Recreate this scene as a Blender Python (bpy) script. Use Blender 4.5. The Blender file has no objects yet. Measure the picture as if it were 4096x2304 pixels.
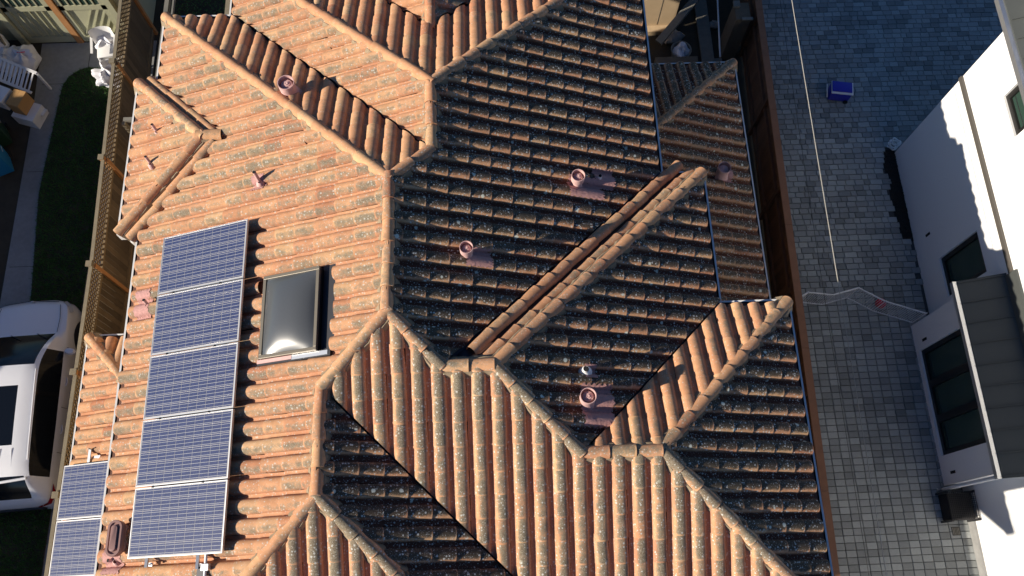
import bpy, bmesh, math, random
from mathutils import Vector, Matrix
random.seed(7)
R = math.radians
scene = bpy.context.scene
COL = scene.collection

# ------------------------------------------------------------------ camera
cam_d = bpy.data.cameras.new('camera'); cam = bpy.data.objects.new('camera', cam_d); COL.objects.link(cam)
cam_d.sensor_width = 36.0; cam_d.lens = 3323.7 / 4096 * 36; cam_d.clip_start = 0.1; cam_d.clip_end = 500
CAMZ = 19.0
cam.matrix_world = Matrix.Translation((0, 0, CAMZ)) @ (Matrix.Rotation(R(-3.1845), 4, 'Z') @ Matrix.Rotation(R(19.844), 4, 'X') @ Matrix.Rotation(R(1.1005), 4, 'Z'))
scene.camera = cam
scene.render.resolution_x = 1024; scene.render.resolution_y = 576

# ------------------------------------------------------------------ world, sun, exposure
SUN = Vector((-1.0, -0.315, 0.488)).normalized()
w = bpy.data.worlds.new('World'); scene.world = w; w.use_nodes = True
nt = w.node_tree; nt.nodes.clear()
wo = nt.nodes.new('ShaderNodeOutputWorld'); bg = nt.nodes.new('ShaderNodeBackground'); sky = nt.nodes.new('ShaderNodeTexSky')
sky.sky_type = 'NISHITA'; sky.sun_disc = False; sky.ozone_density = 8.0; sky.dust_density = 0.2
sky.sun_elevation = math.asin(SUN.z); sky.sun_rotation = math.atan2(SUN.x, SUN.y)
bg.inputs[1].default_value = 0.057
nt.links.new(sky.outputs[0], bg.inputs[0]); nt.links.new(bg.outputs[0], wo.inputs[0])
sd = bpy.data.lights.new('sun', 'SUN'); so = bpy.data.objects.new('sun', sd); COL.objects.link(so)
sd.energy = 5.0; sd.angle = R(0.53); sd.color = (1.0, 0.90, 0.76)
so.rotation_euler = SUN.to_track_quat('Z', 'Y').to_euler(); so.location = (-20, -8, 30)
vs = scene.view_settings; vs.view_transform = 'Standard'; vs.look = 'None'; vs.exposure = 0.54; vs.gamma = 1.0; vs.use_curve_mapping = False

# ------------------------------------------------------------------ helpers: materials
def NT(name):
    m = bpy.data.materials.new(name); m.use_nodes = True
    nt = m.node_tree; b = nt.nodes['Principled BSDF']
    return m, nt, b
def nd(nt, t, **kw):
    n = nt.nodes.new(t)
    for k, v in kw.items(): setattr(n, k, v)
    return n
def lk(nt, a, b): nt.links.new(a, b)
def mathn(nt, op, a, b=None, c=None, clamp=False):
    n = nd(nt, 'ShaderNodeMath', operation=op); n.use_clamp = clamp
    for i, v in enumerate((a, b, c)):
        if v is None: continue
        if isinstance(v, (int, float)): n.inputs[i].default_value = v
        else: lk(nt, v, n.inputs[i])
    return n.outputs[0]
def mixc(nt, fac, a, b, mode='MIX'):
    n = nd(nt, 'ShaderNodeMix', data_type='RGBA', blend_type=mode)
    for i, v in ((0, fac), (6, a), (7, b)):
        if isinstance(v, (int, float)): n.inputs[i].default_value = v
        elif isinstance(v, tuple): n.inputs[i].default_value = (v[0], v[1], v[2], 1)
        else: lk(nt, v, n.inputs[i])
    return n.outputs[2]
def noise(nt, scale, detail=4, rough=0.6, vec=None, dim='3D'):
    n = nd(nt, 'ShaderNodeTexNoise', noise_dimensions=dim)
    n.inputs['Scale'].default_value = scale; n.inputs['Detail'].default_value = detail; n.inputs['Roughness'].default_value = rough
    if vec is not None: lk(nt, vec, n.inputs['Vector'])
    return n
def ramp(nt, fac, stops, interp='LINEAR'):
    n = nd(nt, 'ShaderNodeValToRGB'); n.color_ramp.interpolation = interp
    els = n.color_ramp.elements
    while len(els) < len(stops): els.new(0.5)
    for e, (p, c) in zip(els, stops): e.position = p; e.color = (c[0], c[1], c[2], 1)
    lk(nt, fac, n.inputs[0]); return n.outputs[0]
def pos(nt): return nd(nt, 'ShaderNodeNewGeometry').outputs['Position']
def bump(nt, b, h, strength=0.3, dist=0.01):
    n = nd(nt, 'ShaderNodeBump'); n.inputs['Strength'].default_value = strength; n.inputs['Distance'].default_value = dist
    lk(nt, h, n.inputs['Height']); lk(nt, n.outputs[0], b.inputs['Normal'])
def simple(name, col, rough=0.6, metal=0.0, var=0.15, scale=8, bmp=0.0, spec=0.5, coat=0.0, objvar=0.0, tint=False, stain=0.0):
    """plain procedural material: base colour with noise mottling, optional per-object variation"""
    m, nt, b = NT(name)
    p = pos(nt); n = noise(nt, scale, 5, 0.65, p)
    f = mathn(nt, 'MULTIPLY_ADD', n.outputs[0], 2 * var, 1 - var)
    if objvar:
        oi = nd(nt, 'ShaderNodeObjectInfo'); f = mathn(nt, 'MULTIPLY', f, mathn(nt, 'MULTIPLY_ADD', oi.outputs['Random'], 2 * objvar, 1 - objvar))
    if tint:
        at = nd(nt, 'ShaderNodeAttribute', attribute_name='tint'); f = mathn(nt, 'MULTIPLY', f, at.outputs['Fac'])
    if stain: f = mathn(nt, 'MULTIPLY', f, mathn(nt, 'MULTIPLY_ADD', noise(nt, .55, 4, .6, p).outputs[0], 2 * stain, 1 - stain))
    n2 = nd(nt, 'ShaderNodeVectorMath', operation='SCALE'); n2.inputs[0].default_value = col; lk(nt, f, n2.inputs['Scale'])
    lk(nt, n2.outputs[0], b.inputs['Base Color'])
    b.inputs['Roughness'].default_value = rough; b.inputs['Metallic'].default_value = metal
    b.inputs['Specular IOR Level'].default_value = spec; b.inputs['Coat Weight'].default_value = coat
    if bmp: bump(nt, b, noise(nt, scale * 6, 3, 0.7, p).outputs[0], bmp, 0.01)
    return m

def tile_material():
    m, nt, b = NT('terracotta')
    p = pos(nt)
    at = nd(nt, 'ShaderNodeAttribute', attribute_name='tint'); sep = nd(nt, 'ShaderNodeSeparateColor'); lk(nt, at.outputs['Color'], sep.inputs[0])
    oi = nd(nt, 'ShaderNodeObjectInfo')
    rnd = mathn(nt, 'FRACT', mathn(nt, 'ADD', sep.outputs[0], oi.outputs['Random']))
    amt, shf = sep.outputs[1], sep.outputs[2]
    base = ramp(nt, rnd, [(0.0, (.56, .275, .145)), (.2, (.61, .34, .18)), (.38, (.52, .24, .13)), (.55, (.62, .40, .21)), (.72, (.58, .29, .16)), (.87, (.64, .43, .24)), (.96, (.42, .15, .08)), (1, (.57, .28, .15))])
    base = mixc(nt, .32, base, (.59, .315, .165))
    n1 = noise(nt, 7, 5, 0.65, p)
    base = mixc(nt, 1.0, base, ramp(nt, n1.outputs[0], [(.3, (.82, .80, .78)), (.7, (1.12, 1.1, 1.1))]), 'MULTIPLY')
    uv = nd(nt, 'ShaderNodeUVMap'); su = nd(nt, 'ShaderNodeSeparateXYZ'); lk(nt, uv.outputs[0], su.inputs[0])
    u, v = su.outputs[0], su.outputs[1]
    # pan (valley of the tile) is a redder, dirtier clay, its shade painted in too
    panm = mathn(nt, 'SMOOTH_MIN', mathn(nt, 'MULTIPLY', mathn(nt, 'SUBTRACT', mathn(nt, 'ABSOLUTE', mathn(nt, 'SUBTRACT', u, .36)), .27), 9), 1.0, .1, clamp=True)
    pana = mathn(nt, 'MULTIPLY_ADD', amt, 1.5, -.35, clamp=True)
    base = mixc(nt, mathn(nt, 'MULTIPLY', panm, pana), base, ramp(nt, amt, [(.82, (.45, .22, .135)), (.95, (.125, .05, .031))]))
    # grime: algae band on the crown of the barrel
    n2 = noise(nt, 60, 4, 0.75, p); n3 = noise(nt, 11, 3, 0.6, p)
    cen = mathn(nt, 'ADD', .36, mathn(nt, 'SUBTRACT', shf, .5))
    dd = mathn(nt, 'MULTIPLY', mathn(nt, 'SUBTRACT', u, cen), 4.3)
    band = mathn(nt, 'SUBTRACT', .95, mathn(nt, 'MULTIPLY', dd, dd))
    band = mathn(nt, 'SUBTRACT', band, mathn(nt, 'MULTIPLY', mathn(nt, 'MAXIMUM', mathn(nt, 'SUBTRACT', v, .93), 0), 22))
    g = mathn(nt, 'ADD', band, mathn(nt, 'MULTIPLY_ADD', n2.outputs[0], 3.6, -1.8))
    g = mathn(nt, 'ADD', g, mathn(nt, 'MULTIPLY_ADD', n3.outputs[0], 2.6, -1.3))
    n4 = noise(nt, .9, 3, .6, p)
    g = mathn(nt, 'ADD', g, mathn(nt, 'MULTIPLY_ADD', n4.outputs[0], 2.6, -1.3))
    g = mathn(nt, 'ADD', g, mathn(nt, 'MULTIPLY_ADD', rnd, .7, -.35))
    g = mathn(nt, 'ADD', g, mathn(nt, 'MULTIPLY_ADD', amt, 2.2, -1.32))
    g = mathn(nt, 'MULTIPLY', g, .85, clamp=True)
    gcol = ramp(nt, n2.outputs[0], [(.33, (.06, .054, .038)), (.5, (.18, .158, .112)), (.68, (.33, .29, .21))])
    gcol = mixc(nt, 1.0, gcol, ramp(nt, amt, [(.82, (1, 1, 1)), (.97, (.32, .34, .36))]), 'MULTIPLY')  # heavily grimed slopes: near-black tint also paints in their deep shade
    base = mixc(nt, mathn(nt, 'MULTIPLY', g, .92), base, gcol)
    # lichen spots
    def spots(scale, keep, rad, colr, ampl):
        nonlocal base
        vo = nd(nt, 'ShaderNodeTexVoronoi'); vo.inputs['Scale'].default_value = scale; vo.inputs['Randomness'].default_value = 1
        wv = nd(nt, 'ShaderNodeVectorMath', operation='MULTIPLY_ADD'); lk(nt, n2.outputs['Color'], wv.inputs[0]); wv.inputs[1].default_value = (.35 / scale,) * 3; lk(nt, p, wv.inputs[2])
        lk(nt, wv.outputs[0], vo.inputs['Vector'])
        sc = nd(nt, 'ShaderNodeSeparateColor'); lk(nt, vo.outputs['Color'], sc.inputs[0])
        thr = mathn(nt, 'MULTIPLY', mathn(nt, 'MULTIPLY_ADD', sc.outputs[1], .6, .4), rad)
        ins = mathn(nt, 'MULTIPLY', mathn(nt, 'SUBTRACT', thr, vo.outputs['Distance']), 14 , clamp=True)
        on = mathn(nt, 'GREATER_THAN', sc.outputs[0], keep)
        f = mathn(nt, 'MULTIPLY', mathn(nt, 'MULTIPLY', ins, on), ampl, clamp=True)
        base = mixc(nt, f, base, colr)
    am2 = mathn(nt, 'MULTIPLY_ADD', amt, .9, .1)
    spots(24, .40, .40, (.58, .57, .51), am2)
    spots(55, .35, .34, (.58, .56, .50), mathn(nt, 'MULTIPLY', am2, .9))
    spots(8, .82, .30, (.70, .71, .58), mathn(nt, 'MULTIPLY', mathn(nt, 'SUBTRACT', amt, .72), 3.6, clamp=True))
    lk(nt, base, b.inputs['Base Color']); b.inputs['Roughness'].default_value = .88; b.inputs['Specular IOR Level'].default_value = .25
    bump(nt, b, mathn(nt, 'ADD', n2.outputs[0], mathn(nt, 'MULTIPLY', n1.outputs[0], 2)), .35, .004)
    return m

M = {}
M['tile'] = tile_material()
M['deck'] = simple('underlay', (.10, .045, .03), .95, var=.3)
M['mortar'] = simple('mortar', (.28, .215, .14), .95, var=.35, scale=14, bmp=.5)
M['valley'] = simple('valley_metal', (.035, .04, .05), .45, .6, var=.3)
M['gutter'] = simple('white_gutter_paint', (.78, .78, .76), .45, var=.08)
M['gutter_in'] = simple('gutter_sediment', (.05, .04, .03), .95, var=.4)
M['stucco_tan'] = simple('tan_stucco', (.46, .34, .21), .95, var=.15, scale=5, bmp=.5)
M['pink'] = simple('faded_pink_paint', (.62, .39, .36), .75, var=.22, scale=16, bmp=.25)
M['pink_dark'] = simple('pink_sealant', (.52, .28, .25), .85, var=.35, scale=22, bmp=.8)
M['pink_brown'] = simple('brown_pink_metal', (.34, .19, .165), .6, var=.12)
M['black'] = simple('pipe_interior', (.012, .011, .012), .9, var=.1)
M['alu'] = simple('aluminium', (.66, .67, .68), .38, .85, var=.08)
M['alu_dark'] = simple('dark_aluminium', (.05, .05, .055), .45, .5, var=.1)
M['white'] = simple('white_plastic', (.78, .78, .77), .5, var=.06)
M['whitepaint'] = simple('white_painted_wood', (.70, .70, .70), .6, var=.10)
M['bag'] = simple('white_bag_film', (.74, .74, .77), .35, var=.12, scale=6, bmp=.3)
M['bronze'] = simple('bronze_frame', (.17, .148, .115), .45, .35, var=.1)
M['concrete'] = simple('concrete', (.25, .25, .245), .92, var=.25, scale=9, bmp=.3, stain=.45)
M['soil'] = simple('dark_soil', (.055, .045, .03), .98, var=.5, scale=3, bmp=.6)
M['mulch'] = simple('mulch', (.022, .02, .017), .98, var=.6, scale=30, bmp=.8)
M['stone'] = simple('stone', (.3, .28, .25), .9, var=.3, scale=9, bmp=.4, objvar=.2)
M['fence'] = simple('weathered_fence_wood', (.115, .082, .048), .9, var=.35, scale=4, bmp=.4, objvar=.28)
M['fence_new'] = simple('orange_cedar', (.42, .20, .075), .75, var=.2, scale=5, bmp=.2)
M['fence_grey'] = simple('grey_fence_wood', (.22, .185, .125), .9, var=.3, scale=7, bmp=.4)
M['lattice'] = simple('lattice_wood', (.19, .135, .072), .85, var=.3, scale=9)
M['rfence'] = simple('redwood_boards', (.125, .058, .030), .85, var=.35, scale=4, bmp=.4, objvar=.25)
M['rfence_cap'] = simple('redwood_rail', (.23, .105, .055), .8, var=.3, scale=5, bmp=.3)
M['stucco_w'] = simple('white_stucco', (.80, .80, .79), .9, var=.03, scale=40, bmp=.12)
M['metal_roof'] = simple('grey_metal_roof', (.06, .066, .063), .65, .0, var=.08, scale=3)
M['trim_dark'] = simple('bronze_trim', (.10, .09, .078), .55, .2, var=.1)
M['win_frame'] = simple('black_window_frame', (.020, .019, .018), .4, .2, var=.1)
M['glass_dark'] = simple('dark_glass', (.03, .058, .045), .05, 0, var=.1, spec=.6)
M['car'] = simple('white_car_paint', (.76, .77, .80), .28, 0, var=.015, scale=1, coat=.9)
M['car_glass'] = simple('tinted_car_glass', (.006, .008, .012), .10, 0, var=.05, spec=.35)
M['rubber'] = simple('tyre_rubber', (.015, .015, .016), .85, var=.15)
M['taillight'] = simple('red_lamp', (.28, .01, .015), .15, 0, var=.1, coat=.6)
M['headlight'] = simple('clear_lamp', (.45, .48, .52), .12, 0, var=.1, coat=.6)
M['car_black'] = simple('black_trim', (.02, .02, .022), .5, var=.1)
M['card'] = simple('cardboard', (.42, .235, .085), .85, var=.1)
M['green_bin'] = simple('green_bin_plastic', (.018, .06, .034), .5, var=.15)
M['blue_bin'] = simple('blue_bin_plastic', (.015, .20, .42), .5, var=.12)
M['cooler'] = simple('blue_cooler_plastic', (.03, .03, .40), .4, var=.08)
M['red'] = simple('red_ball', (.62, .02, .05), .4, var=.06)
M['pinkred'] = simple('red_drawstring', (.75, .04, .12), .5, var=.06)
M['garage'] = simple('sage_paint', (.40, .40, .27), .6, var=.07, scale=5)
M['lumber'] = simple('old_lumber', (.16, .125, .085), .9, var=.35, scale=5, bmp=.4, objvar=.3)
M['lumber_grey'] = simple('grey_lumber', (.20, .19, .16), .9, var=.35, scale=6, bmp=.4, objvar=.2)
M['wire'] = simple('cable', (.40, .38, .33), .6, var=.1)
M['paver'] = simple('paver', (.28, .295, .29), .93, var=.18, scale=24, bmp=.35, tint=True, objvar=.0, stain=.3)
M['paver_obj'] = simple('paver_single', (.28, .295, .29), .93, var=.18, scale=24, bmp=.35, objvar=.26, stain=.3)
M['joint'] = simple('joint_sand', (.07, .07, .068), .98, var=.3)

def dome_material():
    m, nt, b = NT('smoked_acrylic'); b.inputs['Base Color'].default_value = (.17, .18, .19, 1)
    p = pos(nt); n = noise(nt, 500, 1, .5, p)
    lk(nt, ramp(nt, n.outputs[0], [(.3, (.060, .065, .07)), (.7, (.09, .095, .10))]), b.inputs['Base Color'])
    b.inputs['Roughness'].default_value = .28; b.inputs['Coat Weight'].default_value = .4; b.inputs['Coat Roughness'].default_value = .06; return m
M['dome'] = dome_material()
def cell_material():
    m, nt, b = NT('solar_cell')
    uv = nd(nt, 'ShaderNodeUVMap'); su = nd(nt, 'ShaderNodeSeparateXYZ'); lk(nt, uv.outputs[0], su.inputs[0])
    f = mathn(nt, 'FRACT', mathn(nt, 'MULTIPLY', su.outputs[1], 3))
    ln = mathn(nt, 'LESS_THAN', mathn(nt, 'ABSOLUTE', mathn(nt, 'SUBTRACT', f, .5)), .045)
    vo = nd(nt, 'ShaderNodeTexVoronoi'); vo.inputs['Scale'].default_value = 60; lk(nt, pos(nt), vo.inputs['Vector'])
    sc = nd(nt, 'ShaderNodeSeparateColor'); lk(nt, vo.outputs['Color'], sc.inputs[0])
    base = ramp(nt, sc.outputs[0], [(0, (.032, .040, .098)), (1, (.052, .063, .145))])
    lk(nt, mixc(nt, ln, base, (.50, .50, .48)), b.inputs['Base Color'])
    b.inputs['Roughness'].default_value = .3; b.inputs['Coat Weight'].default_value = 1; b.inputs['Coat Roughness'].default_value = .07; return m
M['cell'] = cell_material()
M['backsheet'] = simple('panel_backsheet', (.42, .41, .40), .4, var=.05, coat=.6)
def grass_mat():
    m, nt, b = NT('grass'); p = pos(nt); n = noise(nt, 3, 4, .6, p); n2 = noise(nt, 40, 3, .7, p)
    c = ramp(nt, n.outputs[0], [(.3, (.03, .09, .018)), (.55, (.05, .15, .026)), (.8, (.11, .14, .04))])
    lk(nt, mixc(nt, mathn(nt, 'MULTIPLY', n2.outputs[0], .5), c, (.06, .17, .03)), b.inputs['Base Color']); b.inputs['Roughness'].default_value = .8; return m
M['grass'] = grass_mat()

# ------------------------------------------------------------------ helpers: objects
def tag(o, label=None, cat=None, group=None, kind=None):
    if label: o['label'] = label
    if cat: o['category'] = cat
    if group: o['group'] = group
    if kind: o['kind'] = kind
    return o
def empty(name, loc=(0, 0, 0), rz=0, **kw):
    o = bpy.data.objects.new(name, None); COL.objects.link(o); o.location = loc; o.rotation_euler = (0, 0, rz); return tag(o, **kw)
def wm(o):
    m = Matrix.LocRotScale(o.location, o.rotation_euler, o.scale)
    return m if o.parent is None else wm(o.parent) @ o.matrix_parent_inverse @ m
def link(name, me, parent=None, mw=None, local=False):
    """local=False: the mesh is in world coordinates; local=True: in its parent's frame"""
    o = bpy.data.objects.new(name, me); COL.objects.link(o)
    if parent is not None:
        o.parent = parent; o.matrix_parent_inverse = Matrix.Identity(4) if local else wm(parent).inverted()
    if mw is not None: o.location, o.rotation_euler, o.scale = mw.to_translation(), mw.to_euler(), mw.to_scale()
    return o
class MB:
    """collects geometry for ONE mesh object; coordinates are in the parent's frame"""
    def __init__(s): s.v = []; s.f = []; s.mi = []; s.uv = {}; s.mat = 0
    def add(s, vs, fs):
        b = len(s.v); s.v += [tuple(x) for x in vs]
        for f in fs: s.f.append([b + i for i in f]); s.mi.append(s.mat)
        return s
    def box(s, x0, x1, y0, y1, z0, z1, T=None):
        vs = [Vector((x, y, z)) for z in (z0, z1) for y in (y0, y1) for x in (x0, x1)]
        if T is not None: vs = [T @ q for q in vs]
        return s.add(vs, [(0, 2, 3, 1), (4, 5, 7, 6), (0, 1, 5, 4), (2, 6, 7, 3), (0, 4, 6, 2), (1, 3, 7, 5)])
    def bar(s, a, b, wd, ht, up=(0, 0, 1)):
        a = Vector(a); b = Vector(b); d = (b - a).normalized(); up = Vector(up)
        if abs(d.dot(up)) > .99: up = Vector((1, 0, 0))
        sd_ = d.cross(up).normalized(); u2 = sd_.cross(d)
        vs = [q + sd_ * x * wd / 2 + u2 * z * ht / 2 for q in (a, b) for z in (-1, 1) for x in (-1, 1)]
        return s.add(vs, [(0, 1, 3, 2), (4, 6, 7, 5), (0, 4, 5, 1), (2, 3, 7, 6), (0, 2, 6, 4), (1, 5, 7, 3)])
    def tube(s, pts, rad, n=10, caps=True):
        pts = [Vector(q) for q in pts]; rings = []
        for i, q in enumerate(pts):
            d = (pts[min(i + 1, len(pts) - 1)] - pts[max(i - 1, 0)]).normalized()
            up = Vector((0, 0, 1)) if abs(d.z) < .95 else Vector((1, 0, 0))
            a = d.cross(up).normalized(); c = d.cross(a)
            r = rad[i] if isinstance(rad, (list, tuple)) else rad
            rings.append([q + (a * math.cos(t) + c * math.sin(t)) * r for t in [2 * math.pi * k / n for k in range(n)]])
        vs = [x for rg in rings for x in rg]; fs = []
        for i in range(len(pts) - 1):
            for k in range(n): fs.append((i * n + k, i * n + (k + 1) % n, (i + 1) * n + (k + 1) % n, (i + 1) * n + k))
        if caps: fs += [tuple(range(n - 1, -1, -1)), tuple((len(pts) - 1) * n + k for k in range(n))]
        return s.add(vs, fs)
    def lathe(s, prof, n=24, T=None, sx=1, sy=1):
        vs = []; fs = []
        for r, z in prof:
            for k in range(n):
                t = 2 * math.pi * k / n; q = Vector((r * math.cos(t) * sx, r * math.sin(t) * sy, z)); vs.append(T @ q if T is not None else q)
        for i in range(len(prof) - 1):
            for k in range(n): fs.append((i * n + k, i * n + (k + 1) % n, (i + 1) * n + (k + 1) % n, (i + 1) * n + k))
        return s.add(vs, fs)
    def prism(s, poly, z0, z1):
        n = len(poly); vs = [(x, y, z0) for x, y in poly] + [(x, y, z1) for x, y in poly]
        return s.add(vs, [tuple(range(n - 1, -1, -1)), tuple(range(n, 2 * n))] + [(i, (i + 1) % n, n + (i + 1) % n, n + i) for i in range(n)])
    def build(s, name, mats, parent=None, smooth=False, bevel=0, mw=None, local=False, **kw):
        me = bpy.data.meshes.new(name); me.from_pydata(s.v, [], s.f)
        mats = mats if isinstance(mats, (list, tuple)) else [mats]
        for m in mats: me.materials.append(m if not isinstance(m, str) else M[m])
        me.polygons.foreach_set('material_index', s.mi)
        if smooth: me.polygons.foreach_set('use_smooth', [True] * len(me.polygons))
        me.update()
        if bevel:
            bm = bmesh.new(); bm.from_mesh(me); bmesh.ops.bevel(bm, geom=bm.edges[:], offset=bevel, segments=2, affect='EDGES', profile=.5); bm.to_mesh(me); bm.free()
        if smooth: me.set_sharp_from_angle(angle=R(38))
        return tag(link(name, me, parent, mw, local), **kw)
def dup_tree(o, parent=None):
    c = o.copy(); COL.objects.link(c)
    if parent is not None: c.parent = parent
    for ch in [x for x in bpy.data.objects if x.parent == o]: dup_tree(ch, c)
    return c

# ------------------------------------------------------------------ the tiled house: roof geometry
ZE = 6.0; P = 0.413
xW0, xW1, xWb, xE0, xE1, xE2, xE3 = -4.807, -6.026, -6.364, 2.942, 3.671, 4.810, 1.002
yN0, yN1, yN2, yN3, yS1, yS2, ybN, ybS = 11.511, 10.292, 6.708, 4.288, -0.756, -2.251, 8.860, 5.877
def mid(a, b): return (a + b) / 2
h2 = (xE0 - xW1) / 2; h1 = (xE0 - xW0) / 2; h3 = (xE3 - xW1) / 2; hA = (yN2 - yS1) / 2; hB = (yN3 - yS1) / 2; hC = (ybN - ybS) / 2
V = dict(R2t=(mid(xE0, xW1), yN1 - h2), R2b=(mid(xE0, xW1), yS1 + h2), R1b=(mid(xE0, xW0), yN1 - h1), R1t=(mid(xE0, xW0), yN0 - h1),
         R3t=(mid(xE3, xW1), yS1 + h3), R3b=(mid(xE3, xW1), yS2 + h3), Aw=(xE0 - hA, mid(yN2, yS1)), Ae=(xE1 - hA, mid(yN2, yS1)),
         Bw=(xE1 - hB, mid(yN3, yS1)), Be=(xE2 - hB, mid(yN3, yS1)), Cw=(xWb + hC, mid(ybN, ybS)), Ce=(xW1 + hC, mid(ybN, ybS)),
         cN1=(xW1, yN1), W0j=(xW0, yN1), N0w=(xW0, yN0), N0e=(xE0, yN0), cN2w=(xE0, yN2), cN2=(xE1, yN2), cN3w=(xE1, yN3), cN3=(xE2, yN3),
         S1e=(xE2, yS1), S1v=(xE3, yS1), S2e=(xE3, yS2), S2w=(xW1, yS2), cbN=(xWb, ybN), cbS=(xWb, ybS), bN=(xW1, ybN), bS=(xW1, ybS))
xNr, yNr = -1.0, 9.20; hN = yN0 - yNr; yNe = 12.1
V.update(Nr=(xNr, yNr), NvW=(xNr - hN, yN0), NvE=(xNr + hN, yN0), NeW=(xNr - hN, yNe), NeE=(xNr + hN, yNe), NrE=(xNr, yNe))
# slopes: downhill direction, eave offset along it, eave height, polygon (points; the letter says what the edge to the next point is)
DIR = dict(W=(-1, 0), E=(1, 0), N=(0, 1), S=(0, -1))
SL = [
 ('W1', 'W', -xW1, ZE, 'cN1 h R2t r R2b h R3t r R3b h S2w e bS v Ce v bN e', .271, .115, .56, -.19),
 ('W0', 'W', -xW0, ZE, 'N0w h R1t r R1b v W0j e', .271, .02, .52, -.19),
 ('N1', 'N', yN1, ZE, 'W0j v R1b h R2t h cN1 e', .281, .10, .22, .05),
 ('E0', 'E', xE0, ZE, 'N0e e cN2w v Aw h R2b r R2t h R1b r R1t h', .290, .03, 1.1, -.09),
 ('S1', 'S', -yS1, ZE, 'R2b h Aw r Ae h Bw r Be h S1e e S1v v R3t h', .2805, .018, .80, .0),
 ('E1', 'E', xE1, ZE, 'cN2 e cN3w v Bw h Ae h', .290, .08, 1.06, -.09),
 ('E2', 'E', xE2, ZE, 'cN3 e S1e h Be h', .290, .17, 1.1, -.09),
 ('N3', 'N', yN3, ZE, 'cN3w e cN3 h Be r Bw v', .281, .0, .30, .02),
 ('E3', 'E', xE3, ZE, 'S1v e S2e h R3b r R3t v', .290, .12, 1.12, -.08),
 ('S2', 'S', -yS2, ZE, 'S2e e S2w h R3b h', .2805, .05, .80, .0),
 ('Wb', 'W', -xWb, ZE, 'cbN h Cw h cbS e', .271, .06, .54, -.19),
 ('N0', 'N', yN0, ZE, 'N0w e NvW v Nr v NvE e N0e h R1t h', .281, .07, .24, .05),
 ('NW', 'W', hN - xNr, ZE, 'NvW v Nr r NrE g NeW e', .271, .1, .3, -.1),
 ('NE', 'E', hN + xNr, ZE, 'NvE e NeE g NrE r Nr v', .290, .1, .8, -.05),
 ('N2', 'N', yN2, ZE, 'cN2w e cN2 h Ae r Aw v', 0, 0, 0, 0),
 ('BN', 'N', ybN, ZE, 'cbN h Cw r Ce v bN e', 0, 0, 0, 0),
 ('BS', 'S', -ybS, ZE, 'cbS e bS v Ce r Cw h', 0, 0, 0, 0),
]
# lower skirt roofs
zL = 3.0
xLw, yLn, yLs, xLe = -8.15, 5.02, -2.2, -5.70      # left skirt
xRe, yRn, yRs, xRw = 5.55, 11.02, 4.0, 2.62         # right skirt
dL = xLe - xLw; dR = xRe - xRw
V.update(Lnw=(xLw, yLn), Lne=(xLe, yLn), Lh=(xLe, yLn - dL), Lse=(xLe, yLs), Lsw=(xLw, yLs),
         Rne=(xRe, yRn), Rnw=(xRw, yRn), Rh=(xRw, yRn - dR), Rsw=(xRw, yRs), Rse=(xRe, yRs))
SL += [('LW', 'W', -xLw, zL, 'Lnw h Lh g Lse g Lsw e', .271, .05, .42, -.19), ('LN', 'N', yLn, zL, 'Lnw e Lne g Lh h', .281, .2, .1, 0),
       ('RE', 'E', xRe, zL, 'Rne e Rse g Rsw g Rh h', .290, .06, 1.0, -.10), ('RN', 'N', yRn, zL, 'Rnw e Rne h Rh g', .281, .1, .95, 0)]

house = empty('tiled_house', (-1, 4, 0), label='house with a many-hipped terracotta barrel tile roof', cat='house')
BW, BH, TH, EXP, TL = .107, .092, .014, .352, .43
NB = 8
def profile(wd):
    pr = []
    for k in range(NB + 1):
        t = math.pi * (1 - k / NB); pr.append((BW * math.cos(t), .012 + BH * (math.sin(t) ** .85 if math.sin(t) > 1e-6 else 0)))
    g = wd - 2 * BW
    pr += [(BW + g * .25, .001), (BW + g * .75, .001), (BW + g, .013)]
    return pr
def tile_template(wd):
    """S-shaped barrel tile: u across, v downhill (0 at the butt), h up; returns verts, faces, uvs per vertex"""
    pr = profile(wd); n = len(pr); vs = []; uv = []; fs = []
    for vv, sc, dh in ((-TL, .965, .002), (0.0, 1.0, .018)):
        for (u, h) in pr:
            us = u * sc if u <= BW else u - BW * (1 - sc) * max(0, (wd - BW - u) / (wd - 2 * BW))
            vs.append((us, vv, h * sc + dh)); uv.append(((u + .36 * wd) / wd, 1 + vv / TL))
    for (u, h) in pr:                                   # inner rim of the butt
        k = 1 - TH / max(.02, math.hypot(u, h)) if abs(u) <= BW + .001 else 1
        vs.append((u * k, .0, (h * k if abs(u) <= BW + .001 else h - TH) + .018)); uv.append(((u + .36 * wd) / wd, 1.0))
    for i in range(n - 1):
        fs.append((i, n + i, n + i + 1, i + 1)); fs.append((n + i, 2 * n + i, 2 * n + i + 1, n + i + 1))
    return vs, fs, uv
def point_in(poly, x, y):
    c = False; j = len(poly) - 1
    for i in range(len(poly)):
        (xi, yi), (xj, yj) = poly[i], poly[j]
        if (yi > y) != (yj > y) and x < (xj - xi) * (y - yi) / (yj - yi) + xi: c = not c
        j = i
    return c
def seg_d(ax, ay, bx, by, x, y):
    dx, dy = bx - ax, by - ay; t = max(0, min(1, ((x - ax) * dx + (y - ay) * dy) / (dx * dx + dy * dy)))
    return math.hypot(ax + t * dx - x, ay + t * dy - y)
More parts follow.
